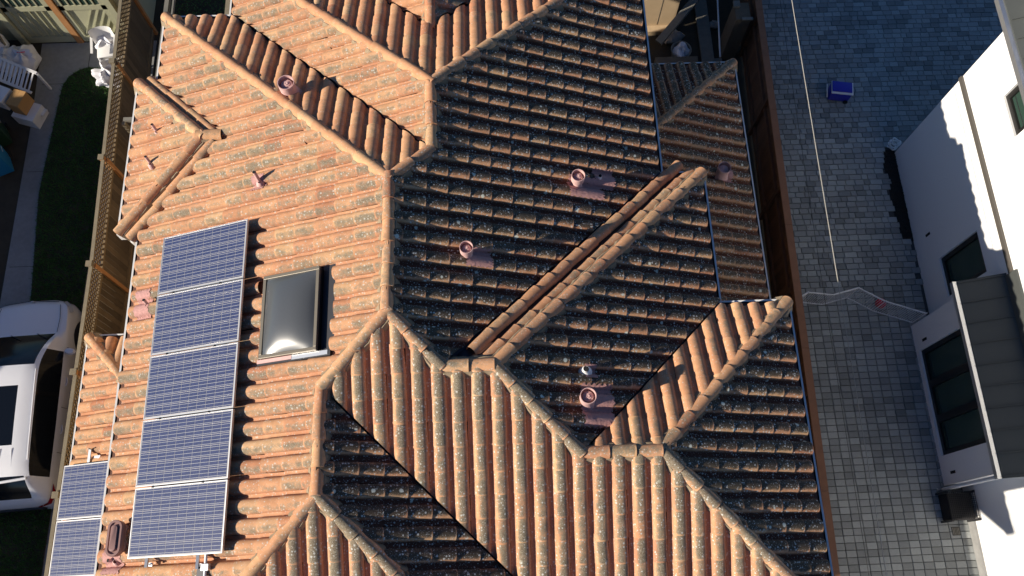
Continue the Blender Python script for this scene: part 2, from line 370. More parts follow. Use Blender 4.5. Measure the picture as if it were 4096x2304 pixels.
class TileAcc:
    def __init__(s): s.v = []; s.f = []; s.uv = []; s.c = []
    def add(s, vs, fs, uvs, col):                       # uvs per vertex
        b = len(s.v); s.v += vs; s.uv += uvs; s.c += [col] * len(vs)
        s.f += [[b + i for i in f] for f in fs]
    def mesh(s, name):
        me = bpy.data.meshes.new(name); me.from_pydata(s.v, [], s.f); me.materials.append(M['tile'])
        ul = me.uv_layers.new(name='UVMap'); li = [0] * len(me.loops); me.loops.foreach_get('vertex_index', li)
        ul.data.foreach_set('uv', [x for i in li for x in s.uv[i]])
        ca = me.color_attributes.new('tint', 'FLOAT_COLOR', 'POINT'); ca.data.foreach_set('color', [x for c in s.c for x in c])
        me.polygons.foreach_set('use_smooth', [True] * len(me.polygons)); me.set_sharp_from_angle(angle=R(42)); me.update()
        return me
def clip_mesh(vs, fs, uvs, planes):
    bm = bmesh.new(); L = bm.verts.layers.float_vector.new('uvv')
    bv = []
    for q, u in zip(vs, uvs):
        x = bm.verts.new(q); x[L] = (u[0], u[1], 0); bv.append(x)
    for f in fs: bm.faces.new([bv[i] for i in f])
    for co, no in planes:
        bmesh.ops.bisect_plane(bm, geom=bm.verts[:] + bm.edges[:] + bm.faces[:], dist=1e-5, plane_co=co, plane_no=no, clear_outer=True)
        if not bm.faces: break
    bm.verts.index_update()
    r = ([tuple(x.co) for x in bm.verts], [[x.index for x in f.verts] for f in bm.faces], [(x[L][0], x[L][1]) for x in bm.verts])
    bm.free(); return r

SKY = (-3.53, -2.36, 3.22, 4.60)                         # opening round the skylight: x0 x1 y0 y1
acc = TileAcc(); singles = []; slopes = {}; EDGES = []
def zplane(s, x, y): d = DIR[s[1]]; return s[3] + P * (s[2] - d[0] * x - d[1] * y)
for S in SL:
    nm, dn, e, ze, spec, wd, ph, gr, sh = S
    d = DIR[dn]; toks = spec.split(); pn = toks[0::2]; ty = toks[1::2]; poly = [V[k] for k in pn]
    area = sum(poly[i][0] * poly[(i + 1) % len(poly)][1] - poly[(i + 1) % len(poly)][0] * poly[i][1] for i in range(len(poly)))
    ccw = 1 if area > 0 else -1
    # deck
    mb = MB(); vs = [(x, y, zplane(S, x, y) - .012) for x, y in poly]; vs2 = [(x, y, z - .05) for x, y, z in vs]; n = len(vs)
    top = tuple(range(n)) if ccw > 0 else tuple(range(n - 1, -1, -1))
    mb.add(vs + vs2, [top, tuple(n + i for i in reversed(top))])
    deck = mb.build('roof_slope', 'deck', house); slopes[nm] = deck
    for i in range(len(poly)): EDGES.append((pn[i], pn[(i + 1) % len(pn)], ty[i], S))
    if wd == 0: continue
    ev = Vector((d[0], d[1], -P)).normalized(); en = Vector((P * d[0], P * d[1], 1)).normalized(); eu = ev.cross(en)
    org = Vector((d[0] * e, d[1] * e, ze))
    tv, tf, tuv = tile_template(wd)
    us = [Vector((x, y, 0)).dot(Vector((eu.x, eu.y, 0))) for x, y in poly]
    vmax = max((e - d[0] * x - d[1] * y) for x, y in poly) * math.sqrt(1 + P * P)
    k0 = math.floor(min(us) / wd) - 1; k1 = math.ceil(max(us) / wd) + 1; nc = int(vmax / EXP) + 2
    for k in range(k0, k1 + 1):
        rowj = random.uniform(-.006, .006)
        for c in range(nc):
            u0 = k * wd + ph + rowj * .5; v0 = -.095 - c * EXP
            slip = random.uniform(.02, .05) if random.random() < .035 else 0.0; tw = 3.2 if random.random() < .05 else 1.0
            M4 = Matrix.Translation(org + eu * u0 + ev * (v0 + slip + random.uniform(-.010, .010) + rowj) + en * random.uniform(-.002, .003)) @ Matrix((eu, ev, en)).transposed().to_4x4() @ Matrix.Rotation(random.uniform(-.016, .016) * tw, 4, 'Z') @ Matrix.Rotation(random.uniform(-.012, .012), 4, 'X') @ Matrix.Rotation(random.uniform(-.03, .03), 4, 'Y')
            smp = [M4 @ Vector((a, b, 0)) for a in (-BW, 0, wd * .33, wd - BW) for b in (0, -.11, -.22, -.33, -TL)]
            # the eave side is open: test with the point pulled uphill a little
            ins = [point_in(poly, q.x - d[0] * .0, q.y - d[1] * .0) for q in smp]
            if not any(ins): continue
            ctr = M4 @ Vector((wd * .15, -TL / 2, 0))
            planes = []; idx = []
            for i in range(len(poly)):
                if ty[i] == 'e': continue
                (ax, ay), (bx, by) = poly[i], poly[(i + 1) % len(poly)]
                ln = math.hypot(bx - ax, by - ay); nx, ny = (by - ay) / ln * ccw, -(bx - ax) / ln * ccw   # outward
                inset = {'v': .014, 'g': .02}.get(ty[i], -.01)
                if min(seg_d(ax, ay, bx, by, q.x, q.y) for q in smp) < .17:
                    dist = [(q.x - ax) * nx + (q.y - ay) * ny + inset for q in smp]
                    if max(dist) > -.01: planes.append((Vector((ax - nx * inset, ay - ny * inset, 0)), Vector((nx, ny, 0)))); idx.append(i)
            for i in list(idx):                         # wholly inside the neighbour at a reflex corner: no cut
                for j, a_, b_ in ((i + 1, i, i + 1), (i - 1, i - 1, i)):
                    n_ = len(poly); j %= n_; A_, B_, C_ = poly[a_ % n_], poly[b_ % n_], poly[(b_ + 1) % n_]
                    if ((B_[0] - A_[0]) * (C_[1] - B_[1]) - (B_[1] - A_[1]) * (C_[0] - B_[0])) * ccw < -1e-6 and ty[j] != 'e' and i in idx:
                        (ax, ay), (bx, by) = poly[j], poly[(j + 1) % n_]; ln = math.hypot(bx - ax, by - ay)
                        nx, ny = (by - ay) / ln * ccw, -(bx - ax) / ln * ccw
                        if max((q.x - ax) * nx + (q.y - ay) * ny for q in smp) <= 0: k_ = idx.index(i); idx.pop(k_); planes.pop(k_)
            variants = None
            for i in idx:                               # at a reflex corner the two half planes are united, not intersected
                j = (i + 1) % len(poly)
                if j in idx:
                    (ax, ay), (bx, by), (cx, cy) = poly[i], poly[j], poly[(j + 1) % len(poly)]
                    if ((bx - ax) * (cy - by) - (by - ay) * (cx - bx)) * ccw < -1e-6:
                        pi, pj = planes[idx.index(i)], planes[idx.index(j)]
                        oth = [p_ for k_, p_ in enumerate(planes) if idx[k_] not in (i, j)]
                        variants = [oth + [pi], oth + [pj, (pi[0], -pi[1])]]
            if nm == 'W1':
                xs = [q.x for q in smp]; ys = [q.y for q in smp]
                if max(xs) > SKY[0] and min(xs) < SKY[1] and max(ys) > SKY[2] and min(ys) < SKY[3]:
                    opts = [(max(xs) - SKY[0], Vector((SKY[0], 0, 0)), Vector((1, 0, 0))), (SKY[1] - min(xs), Vector((SKY[1], 0, 0)), Vector((-1, 0, 0))),
                            (max(ys) - SKY[2], Vector((0, SKY[2], 0)), Vector((0, 1, 0))), (SKY[3] - min(ys), Vector((0, SKY[3], 0)), Vector((0, -1, 0)))]
                    o_ = min(opts, key=lambda t: t[0]); planes.append((o_[1], o_[2]))
            r_ = random.random()
            if not planes:
                singles.append(((M4.translation - Vector((0, 0, CAMZ))).length, nm, M4, r_, gr, sh, wd))
                continue
            vs = [tuple(M4 @ Vector(q)) for q in tv]
            for pl in (variants or [planes]):
                v2, fs, uvs = clip_mesh(vs, tf, tuv, pl)
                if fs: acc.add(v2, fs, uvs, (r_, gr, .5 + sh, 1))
# the 300 tiles nearest the drone are objects of their own, the rest one mesh
def in_view(q):
    c = cam.matrix_world.inverted() @ q; return c.z < 0 and abs(c.x / -c.z) < 36 / 2 / cam_d.lens and abs(c.y / -c.z) < 36 / 2 / cam_d.lens * 576 / 1024
cam_inv = None
singles.sort(key=lambda t: t[0] + (0 if in_view(t[2].translation) else 100))
tmpl = {}
for i, (_, nm, M4, r_, gr, sh, wd) in enumerate(singles):
    tv, tf, tuv = tile_template(wd)
    if i < 300:
        key = nm
        if key not in tmpl:
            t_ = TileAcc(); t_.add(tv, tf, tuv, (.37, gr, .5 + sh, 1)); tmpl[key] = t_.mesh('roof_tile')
        link('roof_tile', tmpl[key], slopes[nm], M4)
    else:
        acc.add([tuple(M4 @ Vector(q)) for q in tv], tf, tuv, (r_, gr, .5 + sh, 1))
tag(link('roof_tiles', acc.mesh('roof_tiles'), house), kind='stuff', label='remaining barrel tiles of the roof')

# ridge and hip caps
def cap_template(L=.44, r0=.090, r1=.103, n=9, flip=1):
    vs = []; fs = []; uv = []
    for v, r, dz in ((-L, r0, -.006), (0, r1, .008)):
        for k in range(n + 1):
            t = math.pi * (1.06 - 1.12 * k / n); vs.append((r * math.cos(t), v, flip * (r * math.sin(t) * 1.02) + dz)); uv.append((.36 + .30 * math.cos(t), 1 + v / L))
    for k in range(n + 1):
        t = math.pi * (1.06 - 1.12 * k / n); vs.append(((r1 - .015) * math.cos(t), 0, flip * ((r1 - .015) * math.sin(t)) + .008)); uv.append((.36 + .3 * math.cos(t), 1))
    m = n + 1
    for k in range(n):
        fs.append((k, m + k, m + k + 1, k + 1)); fs.append((m + k, 2 * m + k, 2 * m + k + 1, m + k + 1))
    if flip < 0: fs = [tuple(reversed(f)) for f in fs]
    return vs, fs, uv
capm = {}
def cap_mesh(gr, sh, flip=1):
    k = (round(gr, 1), round(sh, 2), flip)
    if k not in capm:
        t_ = TileAcc(); t_.add(*cap_template(flip=flip), (.1, k[0], .5 + k[1], 1)); capm[k] = t_.mesh('ridge_cap')
    return capm[k]
def cap_row(a, b, gr, sh=0, lift=.03, exp=.36, flip=1, name='ridge_cap', up=(0, 0, 1), start=0.0):
    """a = high end, b = low end (world points); butts face b"""
    a = Vector(a); b = Vector(b); d = (b - a); ln = d.length; d.normalize()
    up = Vector(up); sd_ = d.cross(up).normalized(); u2 = sd_.cross(d)
    n = max(1, round((ln - start) / exp)); st = (ln - start) / n
    for i in range(n):
        jit = Matrix.Rotation(random.uniform(-.02, .02), 4, 'Z') @ Matrix.Rotation(random.uniform(-.012, .012), 4, 'X') @ Matrix.Rotation(random.uniform(-.05, .05), 4, 'Y')
        q = a + d * (start + (i + 1) * st) + u2 * (lift + random.uniform(-.004, .004)) + sd_ * random.uniform(-.006, .006)
        link(name, cap_mesh(gr, sh, flip), house, Matrix.Translation(q) @ Matrix((sd_, d, u2)).transposed().to_4x4() @ jit)
def zat(k, S): x, y = V[k]; return Vector((x, y, zplane(S, x, y)))
def mortar(a, b, w0=.185, w1=.105, top=.055, drop=.42):
    a = Vector(a); b = Vector(b); d = b - a; ln = d.length; d.normalize(); sd_ = d.cross(Vector((0, 0, 1))).normalized(); u2 = sd_.cross(d)
    n = max(2, int(ln / .07)); mb = MB(); vs = []
    for i in range(n + 1):
        q = a + d * ln * i / n
        for sx in (-1, 1):
            j = random.uniform(-.018, .018); o = [(sx * (w0 + j), -.10), (sx * (w1 + j * .8), top + random.uniform(-.008, .006))]
            for x, z in (o if sx < 0 else o[::-1]): vs.append(q + sd_ * x + u2 * z)
    fs = [(i * 4 + k, i * 4 + k + 1, i * 4 + 5 + k, i * 4 + 4 + k) for i in range(n) for k in range(3)]
    return mb.add(vs, fs).build('mortar_bed', 'mortar', house, smooth=True)
def valley_strip(a, b, sl):
    a = Vector(a); b = Vector(b); d = (b - a).normalized(); hd = Vector((d.x, d.y, 0)).normalized(); s_ = hd.cross(Vector((0, 0, 1)))
    mb = MB(); vs = []
    for q in (a, b):
        for k, z in ((-.16, None), (0, .0), (.16, None)):
            zz = -.008 if k == 0 else .16 * P * .7071 - .009
            vs.append(q + s_ * k + Vector((0, 0, zz)))
    mb.add(vs, [(0, 1, 4, 3), (1, 2, 5, 4)]); return mb.build('valley_flashing', 'valley', house)
done = set(); HIPGR = {('R2t', 'cN1'): (.1, .1), ('N0w', 'R1t'): (.1, .1), ('R2b', 'R3t'): (.4, -.12), ('R3b', 'S2w'): (.4, -.12), ('Aw', 'R2b'): (.75, .05), ('Ae', 'Bw'): (.75, .05), ('Be', 'S1e'): (.75, .05), ('R3b', 'S2e'): (.75, .05),
         ('Ae', 'cN2'): (.3, -.12), ('Be', 'cN3'): (.35, -.12), ('N0e', 'R1t'): (.5, .12), ('R1b', 'R2t'): (.5, .1), ('R2b', 'R2t'): (.3, .12), ('R1b', 'R1t'): (.3, .12), ('R3b', 'R3t'): (.25, .12), ('Rh', 'Rne'): (.7, 0)}
for ka, kb, t, S in EDGES:
    key = tuple(sorted((ka, kb)))
    if key in done or t in 'eg': continue
    done.add(key); a, b = zat(ka, S), zat(kb, S)
    if a.z < b.z: a, b = b, a; ka, kb = kb, ka
    if t == 'v': valley_strip(a, b, S); continue
    gr, sh = HIPGR.get(key, (.4, 0))
    low = b.copy()
    if t == 'h' and abs(b.z - S[3]) < .01: low = a + (b - a) * (1 - .02 / (b - a).length)
    cap_row(a, low, gr, sh)
    mortar(a, low)
# the narrow strips beside a hip carry rows of barrels laid along the hip
def strip_rows(S, hi, lo, side, rows):
    a, b = zat(hi, S), zat(lo, S); d = (b - a).normalized(); hd = Vector((d.x, d.y, 0)).normalized(); s_ = Vector((-hd.y, hd.x, 0)) * side
    dv = DIR[S[1]]; up = Vector((P * dv[0], P * dv[1], 1)).normalized()
    for off, flip, lift, trim in rows:
        q0, q1 = a + s_ * off, b + s_ * off
        q0.z = zplane(S, q0.x, q0.y); q1.z = zplane(S, q1.x, q1.y)
        cap_row(q0 + d * .0, q1 - d * trim, .28, -.05, lift, .36, flip, 'roof_tile', up)
SD = {s[0]: s for s in SL}
strip_rows(SD['N2'], 'Ae', 'cN2', 1, [(.175, 1, -.045, .10), (.40, 1, .025, .16)])
strip_rows(SD['BN'], 'Cw', 'cbN', -1, [(.185, 1, .005, .1)])
strip_rows(SD['BS'], 'Cw', 'cbS', 1, [(.195, 1, .02, .1)])

# gutters along the eaves
def gutter(a, b, S, lift=0.0, ext=(0, 0)):
    (ax, ay), (bx, by) = a, b; d = DIR[S[1]]; o = Vector((d[0], d[1], 0)); t = Vector((bx - ax, by - ay, 0)).normalized()
    A = Vector((ax, ay, S[3] + lift)) - t * ext[0]; B = Vector((bx, by, S[3] + lift)) + t * ext[1]
    mb = MB()
    sec = [(.048, .0), (.048, -.11), (-.105, -.11), (-.105, .0), (-.095, .0), (-.095, -.10), (.018, -.10), (.018, .0)]
    vs = [q + o * x + Vector((0, 0, z)) for q in (A, B) for x, z in sec]; n = 8
    for i in range(n):
        mb.mat = 1 if i in (4, 5, 6) else 0; mb.add([], [])
        mb.f.append([i, (i + 1) % n, n + (i + 1) % n, n + i]); mb.mi.append(mb.mat)
    mb.v = [tuple(q) for q in vs]; mb.mat = 0
    mb.f += [[0, 1, 6, 7], [1, 2, 5, 6], [2, 3, 4, 5], [n + 7, n + 6, n + 1, n + 0], [n + 6, n + 5, n + 2, n + 1], [n + 5, n + 4, n + 3, n + 2]]; mb.mi += [0] * 6
    return mb.build('gutter', ['gutter', 'gutter_in'], house)
gi = 0
for ka, kb, t, S in EDGES:
    if t == 'e': gi += 1; gutter(V[ka], V[kb], S, lift=.002 * (gi % 4))
# walls and soffit
def inset_walls(poly, ins, z0, z1, name='wall', mat='stucco_tan'):
    n = len(poly); area = sum(poly[i][0] * poly[(i + 1) % n][1] - poly[(i + 1) % n][0] * poly[i][1] for i in range(n)); s_ = 1 if area > 0 else -1
    out = []
    for i in range(n):
        p0, p1, p2 = Vector(poly[i - 1]), Vector(poly[i]), Vector(poly[(i + 1) % n]); d0 = (p1 - p0).normalized(); d1 = (p2 - p1).normalized()
        n0 = Vector((-d0.y, d0.x)) * s_; n1 = Vector((-d1.y, d1.x)) * s_; out.append(tuple(p1 + (n0 + n1) * ins))
    if s_ < 0: out = out[::-1]
    return MB().prism(out, z0, z1).build(name, mat, house)
foot = [V[k] for k in 'N0w NvW NeW NeE NvE N0e cN2w cN2 cN3w cN3 S1e S1v S2e S2w bS cbS cbN bN cN1 W0j'.split()]
inset_walls(foot, .38, 0, ZE - .14)
MB().prism(foot if sum(foot[i][0] * foot[(i + 1) % len(foot)][1] - foot[(i + 1) % len(foot)][0] * foot[i][1] for i in range(len(foot))) > 0 else foot[::-1], ZE - .13, ZE - .115).build('soffit', 'gutter', house)
inset_walls([V[k] for k in ('Lnw', 'Lsw', 'Lse', 'Lne')], .25, 0, zL - .12)
inset_walls([V[k] for k in ('Rnw', 'Rsw', 'Rse', 'Rne')], .25, 0, zL - .12)

t_ = MB().tube([(-6.16, 5.80, 5.93), (-6.16, 5.80, 5.62), (-5.75, 6.0, 5.35), (-5.70, 6.0, .1)], .045, 10).build('downspout', 'gutter', house, smooth=True)

# ------------------------------------------------------------------ things on the roof
def plane_frame(sn, x, y, rz=0.0):
    """frame on a roof slope: X across (u), Y downhill, Z normal"""
    S = SD[sn]; d = DIR[S[1]]
    ev = Vector((d[0], d[1], -P)).normalized(); en = Vector((P * d[0], P * d[1], 1)).normalized(); eu = ev.cross(en)
    return Matrix.Translation((x, y, zplane(S, x, y))) @ Matrix((eu, ev, en)).transposed().to_4x4()
SD = {s[0]: s for s in SL}
# solar panels: long side up the slope; local frame: X along the eave (north), Y uphill, Z normal
def panel_meshes():
    L, Wd, T = 1.665, .977, .04
    fr = MB()
    for (x0, x1, y0, y1) in ((0, Wd, 0, .011), (0, Wd, L - .011, L), (0, .011, .011, L - .011), (Wd - .011, Wd, .011, L - .011)): fr.box(x0, x1, y0, y1, -T, 0)
    bs = MB().box(.011, Wd - .011, .011, L - .011, -.012, -.005)
    cw, cl = (Wd - .05) / 6, (L - .05) / 10
    ce = MB().box(0, cw - .006, 0, cl - .006, -.0052, -.0035)
    return fr, bs, ce, cw, cl
def solar_panel(Mx, label):
    root = empty('solar_panel', Mx.translation, label=label, cat='solar panel', group='solar panels on the tile roof'); root.rotation_euler = Mx.to_euler()
    global SP
    if 'SP' not in globals():
        fr, bs, ce, cw, cl = panel_meshes()
        a = fr.build('frame', 'alu', root, local=True); b = bs.build('backsheet', 'backsheet', root, local=True)
        c = ce.build('solar_cell', 'cell', b, local=True, mw=Matrix.Translation((.025, .025, 0)))
        ul = c.data.uv_layers.new(name='UVMap')
        for lp, ud in zip(c.data.loops, ul.data): q = c.data.vertices[lp.vertex_index].co; ud.uv = (q.y / cl, q.x / cw)
        cells = [c]
        SP = (a.data, b.data, c.data, cw, cl)
        rest = True
    else:
        link('frame', SP[0], root, local=True); b = link('backsheet', SP[1], root, local=True); rest = False
    for i in range(6):
        for j in range(10):
            if rest and i == 0 and j == 0: continue
            link('solar_cell', SP[2], b, Matrix.Translation((.025 + i * SP[3], .025 + j * SP[4], 0)), local=True)
    return root
evW = Vector((1, 0, P)).normalized(); enW = Vector((-P, 0, 1)).normalized()
RW = Matrix((Vector((0, 1, 0)), evW, enW)).transposed().to_4x4()     # X north, Y uphill: X cross Y must be Z
if Vector((0, 1, 0)).cross(evW).dot(enW) < 0: RW = Matrix((Vector((0, -1, 0)), evW, enW)).transposed().to_4x4()
sgn = -1 if RW.col[0].y < 0 else 1
lab5 = ['solar panel at the north end of the long roof array', 'second solar panel from the north end of the long roof array', 'middle solar panel of the long roof array', 'fourth solar panel from the north end of the long roof array', 'solar panel at the south end of the long array beside the oval vent']
for i in range(5):
    y = 5.555 - i * .9975 - (0 if sgn < 0 else .985)
    x = -5.375; z = zplane(SD['W1'], x, 0) + .26
    solar_panel(Matrix.Translation((x, y, z)) @ RW, lab5[i])
for i, lb in enumerate(('solar panel on the low skirt roof beside the metal bracket', 'southern solar panel on the low skirt roof')):
    x = -8.15; z = zL + .26; y = 2.44 - i * .9975 - (0 if sgn < 0 else .985)
    solar_panel(Matrix.Translation((x, y, z)) @ RW, lb)
# mounting rails under the long array
for k, up in enumerate((.36, 1.27)):
    x = -5.40 + up * evW.x; z = zplane(SD['W1'], x, 0) + .205
    t = empty('mounting_rail', (x, .4, z), label=('lower' if k == 0 else 'upper') + ' aluminium rail carrying the long solar array', cat='rail')
    mb = MB().bar((x, .46 if k == 0 else .40, z), (x, 5.52, z), .04, .05); mb.build('rail', 'alu', t)
    for yy in ((.50,) if k == 0 else (.45,)):
        f = MB().bar((x, yy, z - .12), (x, yy, z - .02), .05, .012, (0, 1, 0)); f.bar((x - .05, yy, z - .115), (x + .05, yy, z - .115 + .03), .05, .012); f.build('foot', 'alu', t)
    for j in range(1, 5):
        yy = 5.555 - j * .9975; MB().box(x - .02, x + .02, yy - .01, yy + .02, z + .045, z + .062).build('clamp', 'alu_dark', t)
t = empty('conduit_box', (-4.12, .42, zplane(SD['W1'], -4.12, 0) + .12), label='grey conduit and junction box below the south end of the long solar array', cat='conduit')
q = Vector((-4.12, .42, zplane(SD['W1'], -4.12, 0) + .17))
MB().box(-.045, .045, -.05, .08, -.03, .03, Matrix.Translation(q) @ RW).build('junction_box', 'alu', t, bevel=.006)
MB().tube([q + Vector((.0, .2, -.01)), q + Vector((0, -.05, -.02)), q + Vector((.005, -.6, -.04))], .022, 10).build('conduit', 'white', t, smooth=True)
MB().box(-.02, .12, -.14, .0, -.05, -.01, Matrix.Translation(q) @ RW).build('cover_plate', 'alu_dark', t)
# bracket on the skirt roof
q = Vector((-7.58, 2.62, zL + .413 * .57 + .10))
t = empty('roof_bracket', q, label='bright metal bracket on the low skirt roof above the solar panel', cat='bracket')
MB().box(-.10, .14, -.11, -.05, .03, .05, Matrix.Translation(q) @ RW).build('rail_stub', 'alu', t)
MB().box(.02, .22, -.04, .14, -.02, .0, Matrix.Translation(q) @ RW).build('base_plate', 'alu', t)
MB().tube([q + Vector((-.08, .1, -.02)), q + Vector((-.08, .1, .08))], .011, 8).build('bolt', 'alu_dark', t)

# skylight
x0, x1, y0, y1 = -3.47, -2.545, 3.285, 4.575
t = empty('skylight', (mid(x0, x1), mid(y0, y1), zplane(SD['W1'], mid(x0, x1), 0)), label='smoked grey dome skylight in a bronze frame among the tiles', cat='skylight')
F = Matrix.Translation((x0, y0, zplane(SD['W1'], x0, 0))) @ (Matrix((evW, Vector((0, 1, 0)), enW)).transposed().to_4x4())
sl_, sw_ = (x1 - x0) / evW.x, y1 - y0
def fbox(mb, a, b, c, d, e, f): return mb.box(a, b, c, d, e, f, F)
mb = MB(); fbox(mb, .02, sl_ - .02, .02, sw_ - .02, -.02, .10); mb.build('curb', 'alu_dark', t)
mb = MB()
for a, b, c, d in ((0, sl_, 0, .055), (0, sl_, sw_ - .055, sw_), (0, .055, .055, sw_ - .055), (sl_ - .055, sl_, .055, sw_ - .055)): fbox(mb, a, b, c, d, .085, .135)
mb.build('frame', 'bronze', t, bevel=.006)
mb = MB(); n = 20; vs = []
for i in range(n + 1):
    for j in range(n + 1):
        u, v = i / n, j / n; f = (1 - abs(2 * u - 1) ** 2.4) * (1 - abs(2 * v - 1) ** 2.4); vs.append(F @ Vector((.05 + u * (sl_ - .1), .05 + v * (sw_ - .1), .118 + .115 * f ** .8)))
mb.add(vs, [(i * (n + 1) + j, (i + 1) * (n + 1) + j, (i + 1) * (n + 1) + j + 1, i * (n + 1) + j + 1) for i in range(n) for j in range(n)]); mb.build('dome', 'dome', t, smooth=True)
mb = MB()
fbox(mb, -.06, sl_ + .20, -.09, .0, -.006, .075); fbox(mb, sl_ + .002, sl_ + .22, .002, sw_ + .05, -.006, .02); mb.build('flashing', 'alu_dark', t)
mb = MB(); fbox(mb, -.055, sl_ * .55, -.06, -.005, .076, .088); fbox(mb, -.05, -.004, -.05, sw_, -.004, .07); mb.build('sealant_strip', 'pink', t)
mb = MB(); fbox(mb, sl_ * .55, sl_ + .16, -.07, -.006, .078, .084); mb.build('silver_tape', 'alu', t)

# vents and pipes
def wavy_patch(sn, x, y, lu, lv, ph_, wd, hgt=.012, name='flashing', mat='pink_dark', parent=None, n=28, cut=0.0):
    """lead flashing pressed over the barrels"""
    S = SD[sn]; d = DIR[S[1]]; ev = Vector((d[0], d[1], -P)).normalized(); en = Vector((P * d[0], P * d[1], 1)).normalized(); eu = ev.cross(en)
    c = Vector((x, y, zplane(S, x, y))); u_c = c.dot(Vector((eu.x, eu.y, 0)))
    mb = MB(); vs = []
    for i in range(n + 1):
        for j in range(n + 1):
            a = (i / n - .5) * lu * (1 + .06 * math.sin(j * 1.3)); b = (j / n - .5) * lv * (1 + .08 * math.sin(i * 1.7)); u = (u_c + a - ph_ + wd / 2) % wd - wd / 2
            h = .011 + (.012 + BH * math.sqrt(max(0, 1 - (u / BW) ** 2)) if abs(u) < BW else .01) + hgt + random.uniform(-.003, .003)
            vs.append(c + eu * a + ev * b + en * h)
    mb.add(vs, [(i * (n + 1) + j, (i + 1) * (n + 1) + j, (i + 1) * (n + 1) + j + 1, i * (n + 1) + j + 1) for i in range(n) for j in range(n)]); return mb.build(name, mat, parent, smooth=True)
def flue(sn, x, y, r, h, label, neck=.7, patch=None, hh=.16, mat='pink'):
    """flue terminal: neck, wider open collar and a storm disc inside"""
    S = SD[sn]; z = zplane(S, x, y); t = empty('roof_vent', (x, y, z), label=label, cat='vent', group='pink painted roof vents')
    T = Matrix.Translation((x, y, z))
    MB().lathe([(r * neck * 1.45, -.02), (r * neck * 1.1, .10), (r * neck, .14), (r * neck, h - hh), (r * .97, h - hh + .02)], 24, T).build('neck', mat, t, smooth=True)
    MB().lathe([(r * .9, h - hh + .015), (r, h - hh + .012), (r * 1.02, h - .004), (r * 1.02, h), (r * .94, h), (r * .93, h - hh + .03), (0.001, h - hh + .03)], 28, T).build('collar', mat, t, smooth=True)
    MB().lathe([(.001, h - .035), (r * .18, h - .03), (r * .2, h - .042), (r * .4, h - .045), (r * .42, h - .055), (r * .66, h - .06), (r * .68, h - .075), (.001, h - .08)], 24, T).build('storm_disc', mat, t, smooth=True)
    if patch: wavy_patch(sn, x + patch[0], y + patch[1], patch[2], patch[3], S[6], S[5], parent=t)
    return t
def pipe(sn, x, y, r, h, label, lean=(0, 0), patch=None, mat='pink', elbow=False):
    S = SD[sn]; z = zplane(S, x, y); t = empty('vent_pipe', (x, y, z), label=label, cat='pipe', group='small vent pipes')
    a = Vector((x, y, z - .02)); b = Vector((x + lean[0], y + lean[1], z + h))
    MB().tube([a, b], [r, r], 14, False).build('pipe', mat, t, smooth=True)
    dv = (b - a).normalized(); MB().tube([b - dv * .05, b + dv * .001], [r * .8, r * .8], 14).build('bore', 'black', t)
    Tb = Matrix.Translation((x, y, z)); MB().lathe([(r * 2.6, .03), (r * 1.9, .095), (r * 1.02, .13)], 16, Tb).build('boot', mat, t, smooth=True)
    if patch: wavy_patch(sn, x + patch[0], y + patch[1], patch[2], patch[3], S[6], S[5], parent=t)
    return t
flue('N1', -3.33, 7.90, .135, .36, 'wide pink vent standing in the shaded trough behind the long hip', 1.0)
flue('E0', -.42, 4.70, .098, .40, 'pink flared vent alone on the dark lichened slope below the main ridge', .68, (.14, -.02, .30, .42))
flue('E0', 1.38, 6.20, .108, .40, 'pink flared vent beside the small white pipe above the diagonal valley', .66, (.12, -.05, .36, .62))
pipe('E0', 1.78, 6.36, .032, .22, 'short white pipe beside the flared vent above the diagonal valley', mat='white', patch=(.05, .02, .34, .38))
flue('E1', 1.26, 2.53, .115, .36, 'open pink vent on a broad pink sheet of flashing near the lower valley', .95, (.14, -.08, .62, .50))
pipe('E1', 1.27, 2.96, .042, .22, 'stubby pale pipe uphill of the open pink vent', mat='white', patch=(.05, 0, .2, .2))
flue('RE', 4.80, 8.00, .13, .42, 'purple pink vent on the shaded lower side roof', .95, (.12, -.02, .3, .25))
pipe('W1', -3.72, 6.24, .03, .34, 'slim pink pipe standing alone on the sunny slope north of the panels', lean=(-.03, .06), patch=(0, 0, .26, .24))
pipe('Wb', -5.78, 7.64, .026, .27, 'slim pink pipe on the small bump-out slope below its ridge', lean=(-.03, .06))
pipe('Wb', -5.83, 7.03, .026, .27, 'slim pink pipe on the small bump-out slope, south of its twin', lean=(-.03, .06))
pipe('W1', -5.63, 4.49, .026, .20, 'slim pink pipe between the gutter and the second solar panel', lean=(-.03, .07), patch=(-.06, .03, .5, .3))
pipe('W1', -5.66, .57, .026, .14, 'short broken pipe stub at the foot of the oval vent', lean=(-.10, .02), patch=(-.03, .04, .42, .34))
# oval vent
x, y = -5.60, .88; z = zplane(SD['W1'], x, y); t = empty('oval_vent', (x, y, z), label='oval brown pink vent hood beside the south solar panel', cat='vent')
def stadium(hl, r, n=10): return [(r * math.cos(a), hl + r * math.sin(a)) for a in [math.pi * k / n for k in range(n + 1)]] + [(r * math.cos(a), -hl + r * math.sin(a)) for a in [math.pi + math.pi * k / n for k in range(n + 1)]]
def stad_loft(levels):
    mb = MB(); n = None
    for hl, r, zz in levels:
        pts = stadium(hl, r); n = len(pts); mb.v += [(x + a, y + b, z + zz) for a, b in pts]
    for i in range(len(levels) - 1):
        for k in range(n): mb.f.append([i * n + k, i * n + (k + 1) % n, (i + 1) * n + (k + 1) % n, (i + 1) * n + k]); mb.mi.append(0)
    mb.f.append([(len(levels) - 1) * n + k for k in range(n)]); mb.mi.append(0); return mb
stad_loft([(.13, .09, -.02), (.12, .075, .25)]).build('neck', 'pink', t, smooth=True)
